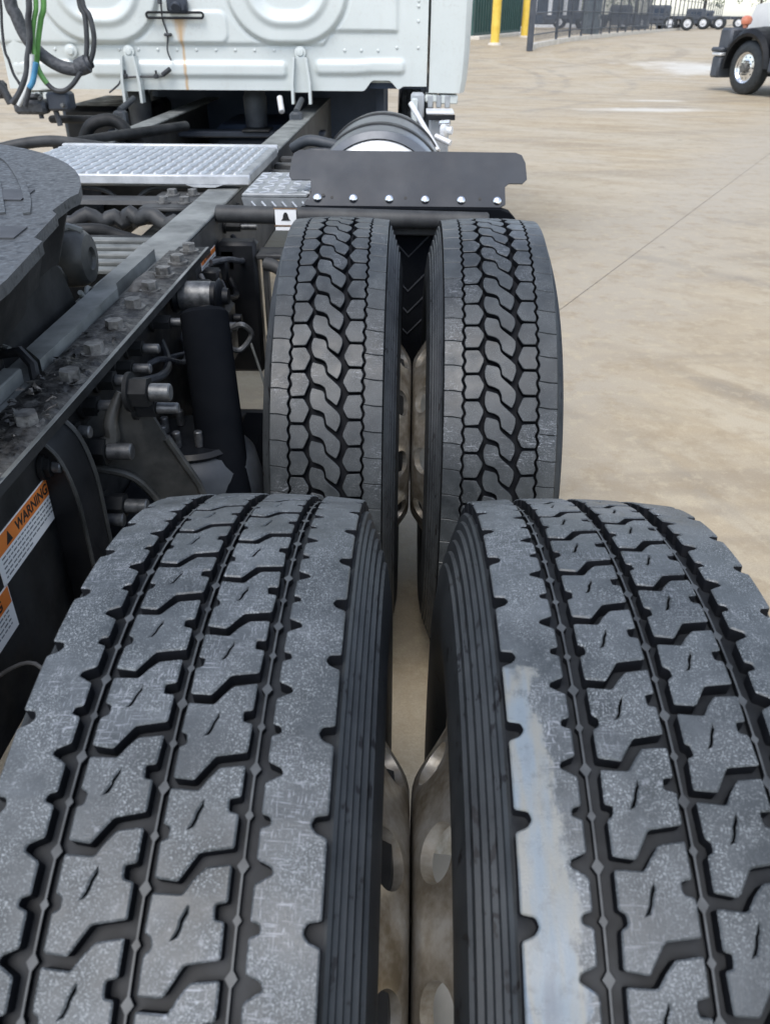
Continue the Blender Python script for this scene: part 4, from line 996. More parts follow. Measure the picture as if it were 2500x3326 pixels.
# bracket beyond the shock, near the front tyre, and brake lines
m = MB(); m.box((-0.55, 2.28, 0.50), (-0.44, 2.34, 0.88), 'black_paint', 0.01); m.box((-0.43, 2.30, 0.60), (-0.415, 2.34, 0.83), 'rail_side', 0.004); m.box((-0.44, 2.27, 0.835), (-0.30, 2.36, 0.85), 'rail_side', 0.004)
m.box((-0.43, 2.28, 0.60), (-0.27, 2.34, 0.615), 'rail_side', 0.003); part(m, 'tube_bracket')
m = MB(); m.tube(spline([(-0.41, 2.25, 0.83), (-0.37, 2.23, 0.82), (-0.33, 2.22, 0.76), (-0.30, 2.22, 0.66)], 6), 0.018, 'rail_side', 10); part(m, 'brake_hose')
m = MB(); m.tube(spline([(-0.36, 1.7, 0.80), (-0.335, 1.68, 0.72), (-0.32, 1.66, 0.66), (-0.29, 1.64, 0.62)], 6), 0.0028, 'rail_top', 8); part(m, 'brake_hose')
m = MB(); m.tube(spline([(-0.50, 0.60, 0.76), (-0.43, 0.62, 0.83), (-0.375, 0.60, 0.845), (-0.33, 0.50, 0.78)], 6), 0.0022, 'rail_side', 8); part(m, 'brake_hose')
m = MB(); m.tube(spline([(-0.52, 0.60, 0.62), (-0.42, 0.62, 0.66), (-0.33, 0.62, 0.64)], 6), 0.011, 'hose_black', 10); m.tube(spline([(-0.52, 0.54, 0.60), (-0.42, 0.55, 0.64), (-0.33, 0.55, 0.62)], 6), 0.011, 'hose_black', 10); part(m, 'air_line')
m = MB(); m.cyl((-0.50, 0.62, 0.55), (-0.33, 0.62, 0.55), 0.075, 'black_dusty', n=24, bev=0.01); part(m, 'brake_chamber')
m = MB(); m.cyl((-0.50, 0.46, 0.52), (-0.33, 0.46, 0.52), 0.075, 'black_dusty', n=24, bev=0.01); part(m, 'brake_chamber')
# leaf-like equalising beams and torque rods low between the wheels
m = MB(); m.box((-0.49, 0.45, 0.38), (-0.40, 1.9, 0.46), 'black_dusty', 0.015); part(m, 'equaliser_beam')

RP = random.Random(31)
for k in range(7):
    y0 = 1.30+k*0.14; z0 = 0.86-0.03*(k % 3)
    m = MB(); m.tube(spline([(-0.535, y0, z0), (-0.50, y0+0.05, z0+RP.uniform(-0.01, 0.02)), (-0.48, y0+0.14, z0-0.03), (-0.50, y0+0.24, z0-0.02+RP.uniform(-0.02, 0.02)), (-0.535, y0+0.30, z0)], 6), RP.choice([0.006, 0.008, 0.011]), RP.choice(['hose_black', 'black_paint', 'loom_black']), 8); part(m, 'air_line')
for k in range(4):
    m = MB(); m.box((-0.545, 1.95+k*0.11, 0.80), (-0.50, 1.99+k*0.11, 0.86), 'black_paint', 0.006); part(m, 'line_clip')
m = MB(); m.box((-0.42, 1.52, 0.36), (-0.31, 1.76, 0.62), 'mud_rubber', 0.03); part(m, 'dark_fill_box')  # black box added to fill the dark region beside the shock
m = MB(); m.box((-0.545, 1.75, 0.62), (-0.47, 2.10, 0.79), 'black_paint', 0.02); part(m, 'valve_box')
for k in range(5):
    m = MB(); yv = 1.79+k*0.065; m.cyl((-0.47, yv, 0.74), (-0.448, yv, 0.74), 0.012, 'zinc' if k % 2 else 'black_paint', n=10, bev=0.002); part(m, 'valve_fitting')

# ---- cross members and lines between the rails
m = MB(); m.prism([(2.60, 0.925), (2.49, 0.935), (2.50, 0.945), (2.62, 0.937)], 0, -1.29, -0.655, 'rail_side'); cr = part(m, 'cross_member', smooth=False)
m = MB(); m.box((-0.79, 2.44, 0.9385), (-0.655, 2.68, 0.9395), 'rail_side', 0.0); m.box((-0.80, 2.43, 0.928), (-0.652, 2.69, 0.9384), 'rail_side', 0.003); gp = part(m, 'gusset_plate', cr)
for k, (x, y) in enumerate(((-0.742, 2.50), (-0.747, 2.62), (-0.680, 2.50), (-0.684, 2.62))):
    put('gusset_bolt', hme, cr, Vector((x, y, 0.9400))-TO, (0, 0, 0.4*k))
m = MB(); m.box((-1.29, 2.2, 0.70), (-0.655, 2.27, 0.90), 'black_dusty', 0.01); part(m, 'cross_member')
m = MB(); m.box((-1.29, 1.2, 0.66), (-0.655, 1.30, 0.88), 'black_dusty', 0.01); part(m, 'cross_member')
m = MB(); m.box((-1.29, 3.5, 0.66), (-0.655, 3.6, 0.90), 'black_dusty', 0.01); part(m, 'cross_member')
m = MB(); m.box((-1.29, -0.44, 0.66), (-0.655, -0.36, 0.93), 'black_dusty', 0.01); part(m, 'cross_member')
sl_ = MB(); sl_.box((-0.24, -0.018, 0), (0.155, 0.018, 0.012), 'rail_top', 0.003); sme = sl_.mesh('slat')
for k in range(5): put('slat', sme, cr, Vector((-0.83, 2.19-k*0.058, 0.895-0.004*k))-TO)
m = MB(); m.tube([Vector(p)+Vector((0, 0, 0.01*math.sin(k*1.3))) for k, p in enumerate(spline([(-1.05, 2.38, 0.90), (-0.94, 2.40, 0.915), (-0.86, 2.43, 0.905), (-0.80, 2.42, 0.92), (-0.70, 2.39, 0.905), (-0.64, 2.36, 0.885)], 6))], 0.022, 'rail_side', 10)
m.tube(spline([(-1.05, 2.30, 0.89), (-0.9, 2.32, 0.90), (-0.83, 2.33, 0.88), (-0.72, 2.3, 0.86)], 6), 0.018, 'black_dusty', 10); part(m, 'hose_bundle')
for yy, x0, x1, xc in ((2.72, -1.05, -0.93, 0), (2.72, -0.90, -0.64, 0)): pass
m = MB(); m.tube(spline([(-1.15, 2.72, 0.945), (-1.04, 2.72, 0.944), (-0.98, 2.72, 0.93), (-0.94, 2.71, 0.90)], 6), 0.008, 'rail_side', 8); m.tube(spline([(-0.90, 2.71, 0.90), (-0.86, 2.72, 0.932), (-0.81, 2.72, 0.945), (-0.65, 2.72, 0.947)], 6), 0.008, 'rail_side', 8); part(m, 'air_line')
m = MB(); m.cyl((-0.97, 0.6, 0.60), (-0.97, 4.9, 0.72), 0.06, 'black_dusty', n=18); part(m, 'drive_shaft')

# ---- fifth wheel
fw = MB(); cxf, cyf, rf = -0.97, 1.22, 0.45
def fz(y): return 1.171+0.085*(y-1.22)
out = []
for k in range(27):
    a = rad(11)+(PI-rad(11))*k/26; out.append((cxf+rf*math.cos(a), cyf+rf*math.sin(a)))      # right -> front -> left
left = [(cxf-rf, cyf), (cxf-0.455, 1.02), (cxf-0.448, 0.83), (cxf-0.30, 0.57), (cxf-0.16, 0.55), (cxf-0.06, 0.90), (cxf-0.04, 1.15), (cxf+0.04, 1.15), (cxf+0.06, 0.90), (cxf+0.16, 0.55), (cxf+0.30, 0.57), (cxf+0.475, 0.83), (cxf+0.48, 0.94)]
# notched cut on the right flank, as on the casting
flank = [(cxf+0.470, 1.08), (cxf+0.454, 1.095), (cxf+0.446, 1.20), (cxf+0.434, 1.215), (cxf+0.436, 1.285)]
PO = out+left[1:]+flank
P3 = [(x, y, fz(y)) for x, y in PO]; n = len(P3)
fw._new(P3+[(x, y, z-0.016) for x, y, z in P3], [list(range(n)), list(range(n, 2*n))[::-1]]+[[k, (k+1) % n, n+(k+1) % n, n+k] for k in range(n)], 'fifth_wheel_top')
fwp = part(fw, 'fifth_wheel', ang=35)
m = MB()
Q = [(cxf+(x-cxf)*0.955, cyf+(y-cyf)*0.955) for x, y in PO]
m._new([(x, y, fz(y)-0.0165) for x, y in Q]+[(cxf+(x-cxf)*0.93, cyf+(y-cyf)*0.93, fz(y)-0.105) for x, y in Q], [[k, (k+1) % n, n+(k+1) % n, n+k] for k in range(n)], 'black_dusty'); part(m, 'skirt', fwp, ang=30)
m = MB()      # raised grease groove rims and pads cast in the plate
def strip(P, w, h, mat):
    P = [Vector((p[0], p[1], 0)) for p in P]
    for a, b in zip(P, P[1:]):
        d = (b-a).normalized(); nn = Vector((-d.y, d.x, 0))*w
        V = [a+nn, b+nn, b-nn, a-nn]
        lo = [(v.x, v.y, fz(v.y)+0.0005) for v in V]; hi = [(v.x, v.y, fz(v.y)+h) for v in V]
        m._new(lo+hi, [(0,3,2,1), (4,5,6,7), (0,1,5,4), (1,2,6,5), (2,3,7,6), (3,0,4,7)], mat)
strip(spline([(-0.80, 1.555), (-0.735, 1.52), (-0.67, 1.42), (-0.60, 1.285), (-0.565, 1.195)], 6), 0.005, 0.003, 'fifth_wheel_top')
strip(spline([(-0.83, 1.51), (-0.76, 1.475), (-0.69, 1.385), (-0.63, 1.26), (-0.60, 1.195)], 6), 0.004, 0.003, 'fifth_wheel_top')
strip([(-0.98, 1.29), (-0.60, 1.29)], 0.028, 0.0022, 'fifth_wheel_dark'); strip([(-0.98, 1.11), (-0.54, 1.11)], 0.024, 0.0022, 'fifth_wheel_dark')
part(m, 'plate_relief', fwp, smooth=False)
# pivot bracket with a lug and pin at the plate's side
m = MB(); m.prism([(0.98, 0.952), (1.46, 0.952), (1.42, 1.03), (1.32, 1.10), (1.18, 1.10), (1.08, 1.05)], 0, -0.655, -0.628, 'black_dusty'); pv = part(m, 'pivot_bracket', smooth=False)
m = MB(); m.lathe((-0.705, 1.60, 1.005), (1, 0, 0), [(0, 0), (0, 0.050), (0.01, 0.056), (0.05, 0.054), (0.062, 0.045), (0.066, 0.022), (0.06, 0.018), (0.06, 0)], 'cast_iron', 20); m.box((-0.765, 1.54, 0.96), (-0.665, 1.64, 1.02), 'cast_iron', 0.02); part(m, 'pivot_lug', pv)
m = MB(); m.tube([(-0.70, 1.585, 1.058), (-0.675, 1.60, 1.064), (-0.65, 1.60, 1.056)], 0.008, 'rail_top', 8); part(m, 'pivot_pin', pv)
m = MB(); m.tube(spline([(-0.63, 1.55, 0.955), (-0.62, 1.50, 0.975), (-0.615, 1.47, 0.96), (-0.61, 1.44, 0.985)], 6), 0.005, 'rail_top', 8); part(m, 'release_cable', pv)
m = MB(); m.box((-0.78, 1.10, 0.955), (-0.63, 1.17, 1.04), 'black_paint', 0.008); m.box((-0.77, 1.165, 1.04), (-0.645, 1.175, 1.046), 'rail_top', 0.002); part(m, 'stop_block', pv)
m = MB(); m.tube([(-0.66, 1.30, 1.08), (-0.655, 1.25, 1.00), (-0.662, 1.17, 0.99), (-0.605, 1.13, 0.99)], 0.005, 'rail_top', 8); part(m, 'release_rod', pv)
m = MB(); m.prism([(0.98, 0.952), (1.46, 0.952), (1.42, 1.03), (1.32, 1.10), (1.18, 1.10), (1.08, 1.05)], 0, mx(-0.628), mx(-0.655), 'black_dusty'); part(m, 'pivot_bracket', smooth=False)

# ---- deck plate with raised grip bars
m = MB(); m.box((-1.335, 2.69, 0.953), (-0.525, 3.34, 0.985), 'deck_aluminium', 0.004); dk = part(m, 'deck_plate')
m = MB(); m.box((-1.35, 2.668, 0.962), (-0.515, 2.6895, 0.990), 'grip_aluminium', 0.003); m.prism([(-0.69, 0.955), (-0.625, 0.955), (-0.60, 0.9625), (-0.715, 0.9625)], 1, 2.667, 2.680, 'grip_aluminium'); part(m, 'deck_lip', dk)
m = MB(); m.box((-1.35, 3.3405, 0.962), (-0.525, 3.37, 0.992), 'grip_aluminium', 0.003); part(m, 'deck_lip', dk)
m = MB()       # rows of raised lozenges, too many to pick apart
for r_ in range(8):
    for k in range(22):
        x = -1.318+k*0.0360+0.012*r_*0; y = 2.735+r_*0.076
        m._new([(x-0.011, y-0.034, 0.9852), (x-0.001, y-0.034, 0.9852), (x+0.010, y+0.034, 0.9852), (x, y+0.034, 0.9852), (x-0.006, y-0.026, 0.9935), (x-0.002, y-0.026, 0.9935), (x+0.006, y+0.026, 0.9935), (x+0.002, y+0.026, 0.9935)],
               [(4,5,6,7), (0,1,5,4), (1,2,6,5), (2,3,7,6), (3,0,4,7)], 'grip_aluminium')
part(m, 'grip_bars', dk, kind='stuff', ang=60)
m = MB(); m.box((-0.495, 2.425, 0.972), (-0.31, 2.80, 0.981), 'deck_aluminium', 0.002); m.prism([(-0.495, 0.9715), (-0.488, 0.945), (-0.475, 0.936), (-0.305, 0.936), (-0.300, 0.9715)], 1, 2.415, 2.424, 'deck_aluminium'); sp = part(m, 'step_plate', smooth=False)
m = MB()
for k in range(6):
    x = -0.468+k*0.029; m.tube([(x, 2.4145, 0.962), (x+0.013, 2.4145, 0.947)], 0.0035, 'grip_aluminium', 6)
for a in range(5):
    for b in range(8):
        x = -0.475+a*0.04; y = 2.45+b*0.045; t = 0.012*(1 if (a+b) % 2 else -1); m.tube([(x-t, y-0.012, 0.9815), (x+t, y+0.012, 0.9815)], 0.003, 'grip_aluminium', 5)
part(m, 'tread_lugs', sp, kind='stuff')

# ---- tube, fender flap over the front dual, hanging mud flap
m = MB(); m.cyl((-0.552, 2.33, 0.945), (0.20, 2.33, 0.932), 0.0235, 'rail_side', n=20, bev=0.004); tb = part(m, 'flap_tube')
m = MB(); m.box((-0.385, 2.3045, 0.922), (-0.327, 2.3062, 0.966), 'sticker_white', 0.0, None); dl = part(m, 'decal', tb, smooth=False)
m = MB(); m.box((-0.388, 2.3035, 0.9635), (-0.324, 2.3043, 0.9665), 'rust_metal'); m.box((-0.388, 2.3035, 0.9185), (-0.324, 2.3043, 0.9215), 'rust_metal'); m.box((-0.385, 2.3035, 0.908), (-0.332, 2.3050, 0.9165), 'sticker_white')
m.prism([(-0.369, 0.934), (-0.343, 0.934), (-0.347, 0.938), (-0.350, 0.950), (-0.353, 0.955), (-0.359, 0.955), (-0.362, 0.950), (-0.365, 0.938)], 1, 2.3032, 2.3040, 'print_black'); part(m, 'warning_symbol', tb, smooth=False)
m = MB()
P = [(-0.355, 1.016), (-0.300, 1.016), (-0.298, 0.985), (-0.318, 0.957), (-0.300, 0.955), (0.236, 0.955), (0.252, 0.962), (0.250, 1.004), (0.262, 1.012), (0.300, 1.012), (0.312, 1.022), (0.308, 1.060), (0.298, 1.078), (0.280, 1.084), (-0.335, 1.086), (-0.350, 1.079), (-0.356, 1.066), (-0.362, 1.025)]
def flp(x, z):
    t = (z-0.955)/0.13; return (x, 2.405+0.085*t+0.02*t*t, z)
V = [flp(*p) for p in P]; nV = len(V); th = Vector((0, 0.009, -0.004))
m._new(V+[Vector(v)+th for v in V], [list(range(nV)), list(range(nV, 2*nV))[::-1]]+[[k, nV+k, nV+(k+1) % nV, (k+1) % nV] for k in range(nV)], 'flap_plastic')
ff = part(m, 'fender_flap', ang=30)
db = MB(); db.lathe((0, 0, 0), (0, -1, 0), [(0, 0.011), (0.002, 0.0115), (0.0045, 0.0095), (0.006, 0.005), (0.0064, 0)], 'chrome', 18); dme = db.mesh('flap_bolt')
for k in range(6): put('flap_bolt', dme, ff, Vector((-0.279+k*0.1015, 2.4145, 0.9745-0.0008*k))-TO, (rad(-30), 0, 0))
hb2 = MB(); hb2.cyl((0, 0.001, 0), (0, -0.0006, 0), 0.0042, 'print_black', n=12); ho = hb2.mesh('bolt_hole')
for x in (-0.262, -0.238, -0.03, 0.18): put('bolt_hole', ho, ff, Vector((x, flp(x, 0.975)[1]-0.0004, 0.975+(0.006 if x < -0.25 else 0)))-TO, (rad(-30), 0, 0))
m = MB(); m.prism([(-0.325, 0.951), (-0.300, 0.9545), (0.235, 0.9535), (0.262, 0.945), (0.282, 0.925), (0.286, 0.912), (0.262, 0.918), (-0.29, 0.930), (-0.318, 0.938)], 1, 2.375, 2.425, 'mud_rubber'); part(m, 'flap_hinge_bar', ang=35)
m = MB(); m.box((-0.08, 2.36, 0.885), (0.06, 2.372, 0.930), 'rail_side', 0.004); m.cyl((-0.005, 2.359, 0.908), (-0.005, 2.3575, 0.908), 0.006, 'print_black', n=10); part(m, 'flap_clamp')
m = MB(); m.box((-0.31, 2.386, 0.36), (0.29, 2.396, 0.925), 'mud_rubber', 0.003); mf = part(m, 'mud_flap')
m = MB()
for z in (0.82, 0.72, 0.655, 0.59): m.tube([(-0.075, 2.3855, z+0.060), (-0.018, 2.3855, z), (0.040, 2.3855, z+0.060)], 0.0028, 'mud_emboss', 6)
part(m, 'chevron_emboss', mf)
for k, nm in enumerate(('fender_flap', 'mud_flap')):          # the same pair on the other side of the truck
    src = (ff, mf)[k]; c_ = copy_tree(src, truck); c_.location = src.location+Vector((-1.93, 0, 0))

# ---- fuel tanks
def tank(cx):
    m = MB(); cz, r = 0.745, 0.285; y0, y1 = 3.52, 4.28
    m.lathe((cx, y0, cz), (0, 1, 0), [(0.0, r-0.035), (-0.012, r-0.03), (0.0, r-0.004), (0.012, r), (y1-y0-0.01, r), (y1-y0, r-0.03), (y1-y0+0.02, 0)], 'tank_steel', 64)
    t = part(m, 'fuel_tank')
    m = MB(); m.lathe((cx, y0, cz), (0, 1, 0), [(-0.004, r-0.036), (-0.02, r-0.05), (-0.035, r-0.10), (-0.045, 0.0)], 'bright_aluminium', 48); part(m, 'end_cap', t)
    for yy in (3.70, 4.10):
        m = MB(); m.lathe((cx, yy, cz), (0, 1, 0), [(0, r+0.001), (0, r+0.007), (0.055, r+0.007), (0.055, r+0.001)], 'rail_side', 64); part(m, 'tank_strap', t)
    m = MB(); m.box((cx-0.36, 3.66, 0.42), (cx-0.20, 3.82, 0.9), 'black_paint', 0.02); part(m, 'tank_bracket', t)
    return t
tank(-0.145)
m = MB(); m.box((-1.62, 3.9, 0.52), (-1.32, 4.35, 0.90), 'black_paint', 0.03); part(m, 'air_tank_bracket')
m = MB(); m.tube(spline([(-1.75, 3.45, 0.93), (-1.60, 3.5, 0.965), (-1.47, 3.55, 0.975), (-1.35, 3.6, 0.955), (-1.28, 3.7, 0.93)], 6), 0.022, 'rail_side', 12); part(m, 'air_pipe')
m = MB(); m.tube(spline([(-1.55, 4.1, 0.90), (-1.50, 4.1, 0.975), (-1.42, 4.1, 1.0), (-1.36, 4.1, 0.98), (-1.32, 4.1, 0.92)], 6), 0.028, 'black_dusty', 12); part(m, 'air_pipe')

# ---- cab
def sd_rr(x, z, cx, cz, hx, hz, r):
    qx, qz = abs(x-cx)-hx+r, abs(z-cz)-hz+r
    return math.hypot(max(qx, 0), max(qz, 0))+min(max(qx, qz), 0)-r
def sm(e0, e1, t):
    t = max(0.0, min(1.0, (t-e0)/(e1-e0))); return t*t*(3-2*t)
def hump(x):
    return 0.052*sm(-0.285, -0.225, x)*(1-sm(-0.145, -0.075, x))+0.024*sm(-0.10, -0.06, x)
def relief_cab(x, z):
    h = 0.0
    zb = 1.278+0.062*sm(-0.50, -0.44, x)
    edge = (1-sm(-0.11, -0.085, x)) if x > -0.5 else 1.0
    h += 0.014*sm(0, 0.009, z-zb)*edge
    for cx in (-0.675, -1.665):
        d = sd_rr(x, z, cx, 1.62, 0.315, 0.33, 0.26)
        h += 0.022*(1-sm(-0.008, 0.010, d))-0.010*sm(0.0, 0.012, d)*(1-sm(0.012, 0.03, d))*0.6
        d2 = sd_rr(x, z, cx, 1.62, 0.205, 0.235, 0.17)
        h += 0.013*(1-sm(0.0, 0.035, abs(d2+0.0)))-0.022*(1-sm(-0.06, -0.02, d2))
    for (x0, x1, z0, z1) in ((-1.77, -0.69, 1.118, 1.205), (-0.545, -0.05, 1.133, 1.212), (-2.2, -1.86, 1.118, 1.205)):
        w_ = 0.012*sm(-0.35, -0.2, x) if x0 > -0.6 else 0
        d = sd_rr(x, z, (x0+x1)/2, (z0+z1)/2+w_*0.6, (x1-x0)/2, (z1-z0)/2, 0.03)
        h += 0.016*(1-sm(-0.022, 0.003, d))
    # trapezoid field between the bowls
    d = sd_rr(x, z, -1.17, 1.36, 0.17, 0.072, 0.04); h += 0.009*(1-sm(-0.006, 0.006, d))
    return h
CYB = 5.0
m = MB(); X0, X1, NX, NZ = -2.24, 0.064, 330, 84; V = []
for j in range(NZ+1):
    for i in range(NX+1):
        x = X0+(X1-X0)*i/NX; zb = 1.062+hump(x); z = zb+(1.78-zb)*(j/NZ)
        V.append((x, CYB-relief_cab(x, z)*(sm(0, 0.02, z-zb)), z))
m._new(V, [(j*(NX+1)+i, j*(NX+1)+i+1, (j+1)*(NX+1)+i+1, (j+1)*(NX+1)+i) for j in range(NZ) for i in range(NX)], 'cab_white')
m.box((X0, CYB, 1.7805), (X1, CYB+0.01, 3.0), 'cab_white'); 
cp = part(m, 'cab_back_panel', ang=60)
m = MB()
for k in range(60):                    # folded lower edge of the panel, following the hump
    xa, xb = X0+(X1-X0)*k/60, X0+(X1-X0)*(k+1)/60
    za, zb = 1.062+hump(xa), 1.062+hump(xb)
    m._new([(xa, CYB+0.001, za), (xb, CYB+0.001, zb), (xb, CYB+0.045, zb), (xa, CYB+0.045, za)], [(0, 1, 2, 3)], 'cab_white')
part(m, 'panel_hem', cp)
rvm = MB(); rvm.lathe((0, 0, 0), (0, -1, 0), [(0, 0.0085), (0.003, 0.0075), (0.005, 0.004), (0.0054, 0)], 'cab_white', 12); rv = rvm.mesh('rivet')
RV = [(x, 1.256) for x in (-0.38, -0.29, -0.20)]+[(-0.10, 1.27), (0.015, 1.27), (0.012, 1.392), (0.012, 1.459), (0.012, 1.484)]+[(-0.76-0.105*k, 1.254) for k in range(9)]+[(-1.95-0.1*k, 1.254) for k in range(3)]
for x, z in RV: put('rivet', rv, cp, Vector((x, CYB-relief_cab(x, z)-0.0005, z))-TO)
def cab_bracket(cx):
    m = MB()
    for s_ in (-1, 1):
        m.prism([(cx+s_*0.047-0.006, 1.0), (cx+s_*0.047+0.008, 1.0), (cx+s_*0.047+0.008, 1.10), (cx+s_*0.032+0.006, 1.225), (cx+s_*0.032-0.006, 1.225), (cx+s_*0.047-0.006, 1.10)], 1, 4.935, 4.992, 'cab_white')
    m.prism([(cx-0.05, 1.055), (cx+0.05, 1.055), (cx+0.034, 1.225), (cx-0.034, 1.225)], 1, 4.972, 4.990, 'cab_white')
    b = part(m, 'cab_mount_bracket', smooth=False)
    m = MB(); m.lathe((cx, 4.985, 1.246), (0, -1, 0), [(0, 0.030), (0.004, 0.030), (0.005, 0.024), (0.006, 0.020), (0.016, 0.016), (0.018, 0.0)], 'cab_white', 20); part(m, 'mount_bolt', b)
    m = MB(); m.box((cx-0.033, 4.66, 0.62), (cx+0.033, 4.72, 0.985), 'spring_rubber', 0.01); m.cyl((cx, 4.69, 0.985), (cx, 4.95, 1.02), 0.016, 'spring_rubber', n=12); part(m, 'cab_strut')
cab_bracket(-0.618); cab_bracket(-1.545)
m = MB(); m.lathe((-1.86, 4.985, 1.246), (0, -1, 0), [(0, 0.034), (0.004, 0.034), (0.005, 0.026), (0.008, 0.02), (0.014, 0.016), (0.016, 0)], 'cab_white', 20); part(m, 'mount_bolt')
def sidefair(f, s_):
    m = MB()
    P = [(0.078, 5.012), (0.225, 4.985), (0.262, 4.995), (0.288, 5.035), (0.30, 5.12), (0.305, 7.0), (0.08, 7.0)]
    zs = [(1.055, 0.90), (1.12, 0.955), (1.25, 0.99), (1.45, 1.0), (3.0, 1.0)]; V = []; nn = len(P)
    for z, k in zs: V += [(f(0.078+(x-0.078)*k), y, z) for x, y in P]
    F = [[j*nn+i, j*nn+(i+1) % nn, (j+1)*nn+(i+1) % nn, (j+1)*nn+i] for j in range(len(zs)-1) for i in range(nn)]+[list(range(nn)), list(range((len(zs)-1)*nn, len(zs)*nn))[::-1]]
    m._new(V, F, 'cab_white'); c_ = part(m, 'cab_side', ang=28)
    m = MB(); xa, xb = sorted((f(0.058), f(0.132))); m.box((xa, 5.01, 1.008), (xb, 5.2, 1.046), 'cab_white', 0.006); xa, xb = sorted((f(0.142), f(0.238))); m.box((xa, 5.0, 1.000), (xb, 5.4, 1.046), 'cab_white', 0.006); part(m, 'side_trim', c_)
sidefair(lambda x: x, 1); sidefair(mx, -1)
m = MB(); m.box((-2.235, 5.05, 1.10), (0.06, 7.2, 3.0), 'cab_white'); m.box((-2.2, 5.06, 1.07), (0.05, 7.2, 1.0995), 'underbody_haze'); part(m, 'cab_shell', smooth=False)
m = MB(); m.box((-1.75, 6.0, 0.50), (-0.2, 7.2, 1.06), 'underbody_haze', 0.05); m.box((-1.25, 5.3, 0.45), (-0.70, 6.1, 0.85), 'underbody_haze', 0.08); part(m, 'gearbox')
m = MB(); m.box((-1.80, 5.18, 0.80), (-0.52, 5.30, 0.835), 'dark_blue_grey', 0.008); m.box((-1.66, 5.16, 0.835), (-1.52, 5.32, 0.845), 'rail_side', 0.003); m.box((-1.0, 5.16, 0.835), (-0.84, 5.32, 0.845), 'rail_side', 0.003); part(m, 'cab_cross_beam')
m = MB(); m.box((-1.30, 4.05, 0.58), (-0.64, 4.13, 0.86), 'dark_blue_grey', 0.02); part(m, 'cross_member')
m = MB(); m.box((-1.28, 4.5, 0.55), (-0.66, 4.6, 0.80), 'underbody_haze', 0.02); part(m, 'cross_member')
for x in (-1.605, -0.925):
    m = MB(); m.lathe((x, 5.25, 0.846), (0, 0, 1), [(0, 0.05), (0.01, 0.062), (0.10, 0.066), (0.165, 0.068), (0.178, 0.06), (0.20, 0.055), (0.216, 0.055)], 'spring_rubber', 28); part(m, 'cab_air_spring')
m = MB(); m.cyl((-0.742, 4.98, 1.03), (-0.722, 4.90, 0.965), 0.016, 'bright_aluminium', n=16, bev=0.003); part(m, 'air_filter')
m = MB(); m.tube([(-1.46, 3.55, 0.955), (-1.30, 3.8, 0.965), (-1.08, 4.2, 0.965)], 0.022, 'black_dusty', 12); part(m, 'exhaust_pipe')
m = MB(); m.tube(spline([(-0.52, 3.75, 0.93), (-0.45, 3.72, 0.965), (-0.36, 3.7, 0.955), (-0.26, 3.7, 0.93)], 6), 0.022, 'spring_rubber', 10); m.tube(spline([(-0.50, 3.7, 0.90), (-0.42, 3.66, 0.93), (-0.30, 3.66, 0.925)], 6), 0.015, 'hose_black', 10); part(m, 'fuel_line')
hook = MB(); hook.tube([(-0.60, 2.95, 0.955), (-0.58, 2.99, 0.975), (-0.55, 3.0, 0.965)], 0.01, 'rail_side', 8); part(hook, 'line_clip')
for k in range(4):
    m = MB(); m.box((-0.545, 3.02+k*0.17, 0.90), (-0.42, 3.06+k*0.17, 0.925), 'rail_side', 0.006); part(m, 'rail_clamp')
# step, rods and valves beside the tank at the cab corner
m = MB(); m.tube([(-0.02, 4.3, 1.06), (0.11, 4.1, 0.88)], 0.013, 'bright_aluminium', 10); part(m, 'chrome_rod')
m = MB(); m.box((0.055, 4.25, 1.018), (0.185, 4.42, 1.030), 'bright_aluminium', 0.003)
for k in range(3): m.box((0.062+k*0.042, 4.43, 1.0305), (0.088+k*0.042, 4.445, 1.085), 'deck_aluminium', 0.003)
m.box((0.06, 4.24, 0.995), (0.19, 4.25, 1.018), 'black_paint', 0.002); m.box((0.07, 4.28, 0.76), (0.165, 4.40, 0.995), 'grey_paint', 0.01); st = part(m, 'cab_step')
m = MB(); m.lathe((0.13, 4.22, 0.955), (1, -0.4, 0), [(0, 0), (0, 0.03), (0.02, 0.034), (0.03, 0.02), (0.05, 0.018), (0.05, 0)], 'bright_aluminium', 16); m.cyl((0.10, 4.2, 0.93), (0.17, 4.16, 0.905), 0.014, 'bright_aluminium', n=12); m.cyl((0.12, 4.22, 0.985), (0.165, 4.2, 0.99), 0.012, 'chrome', n=12); part(m, 'valve', st)
m = MB(); m.box((-0.02, 4.75, 0.95), (0.05, 4.85, 1.07), 'grey_paint', 0.01); m.box((-0.015, 4.70, 0.92), (0.015, 4.74, 1.05), 'cab_white', 0.004); part(m, 'step_bracket', st)
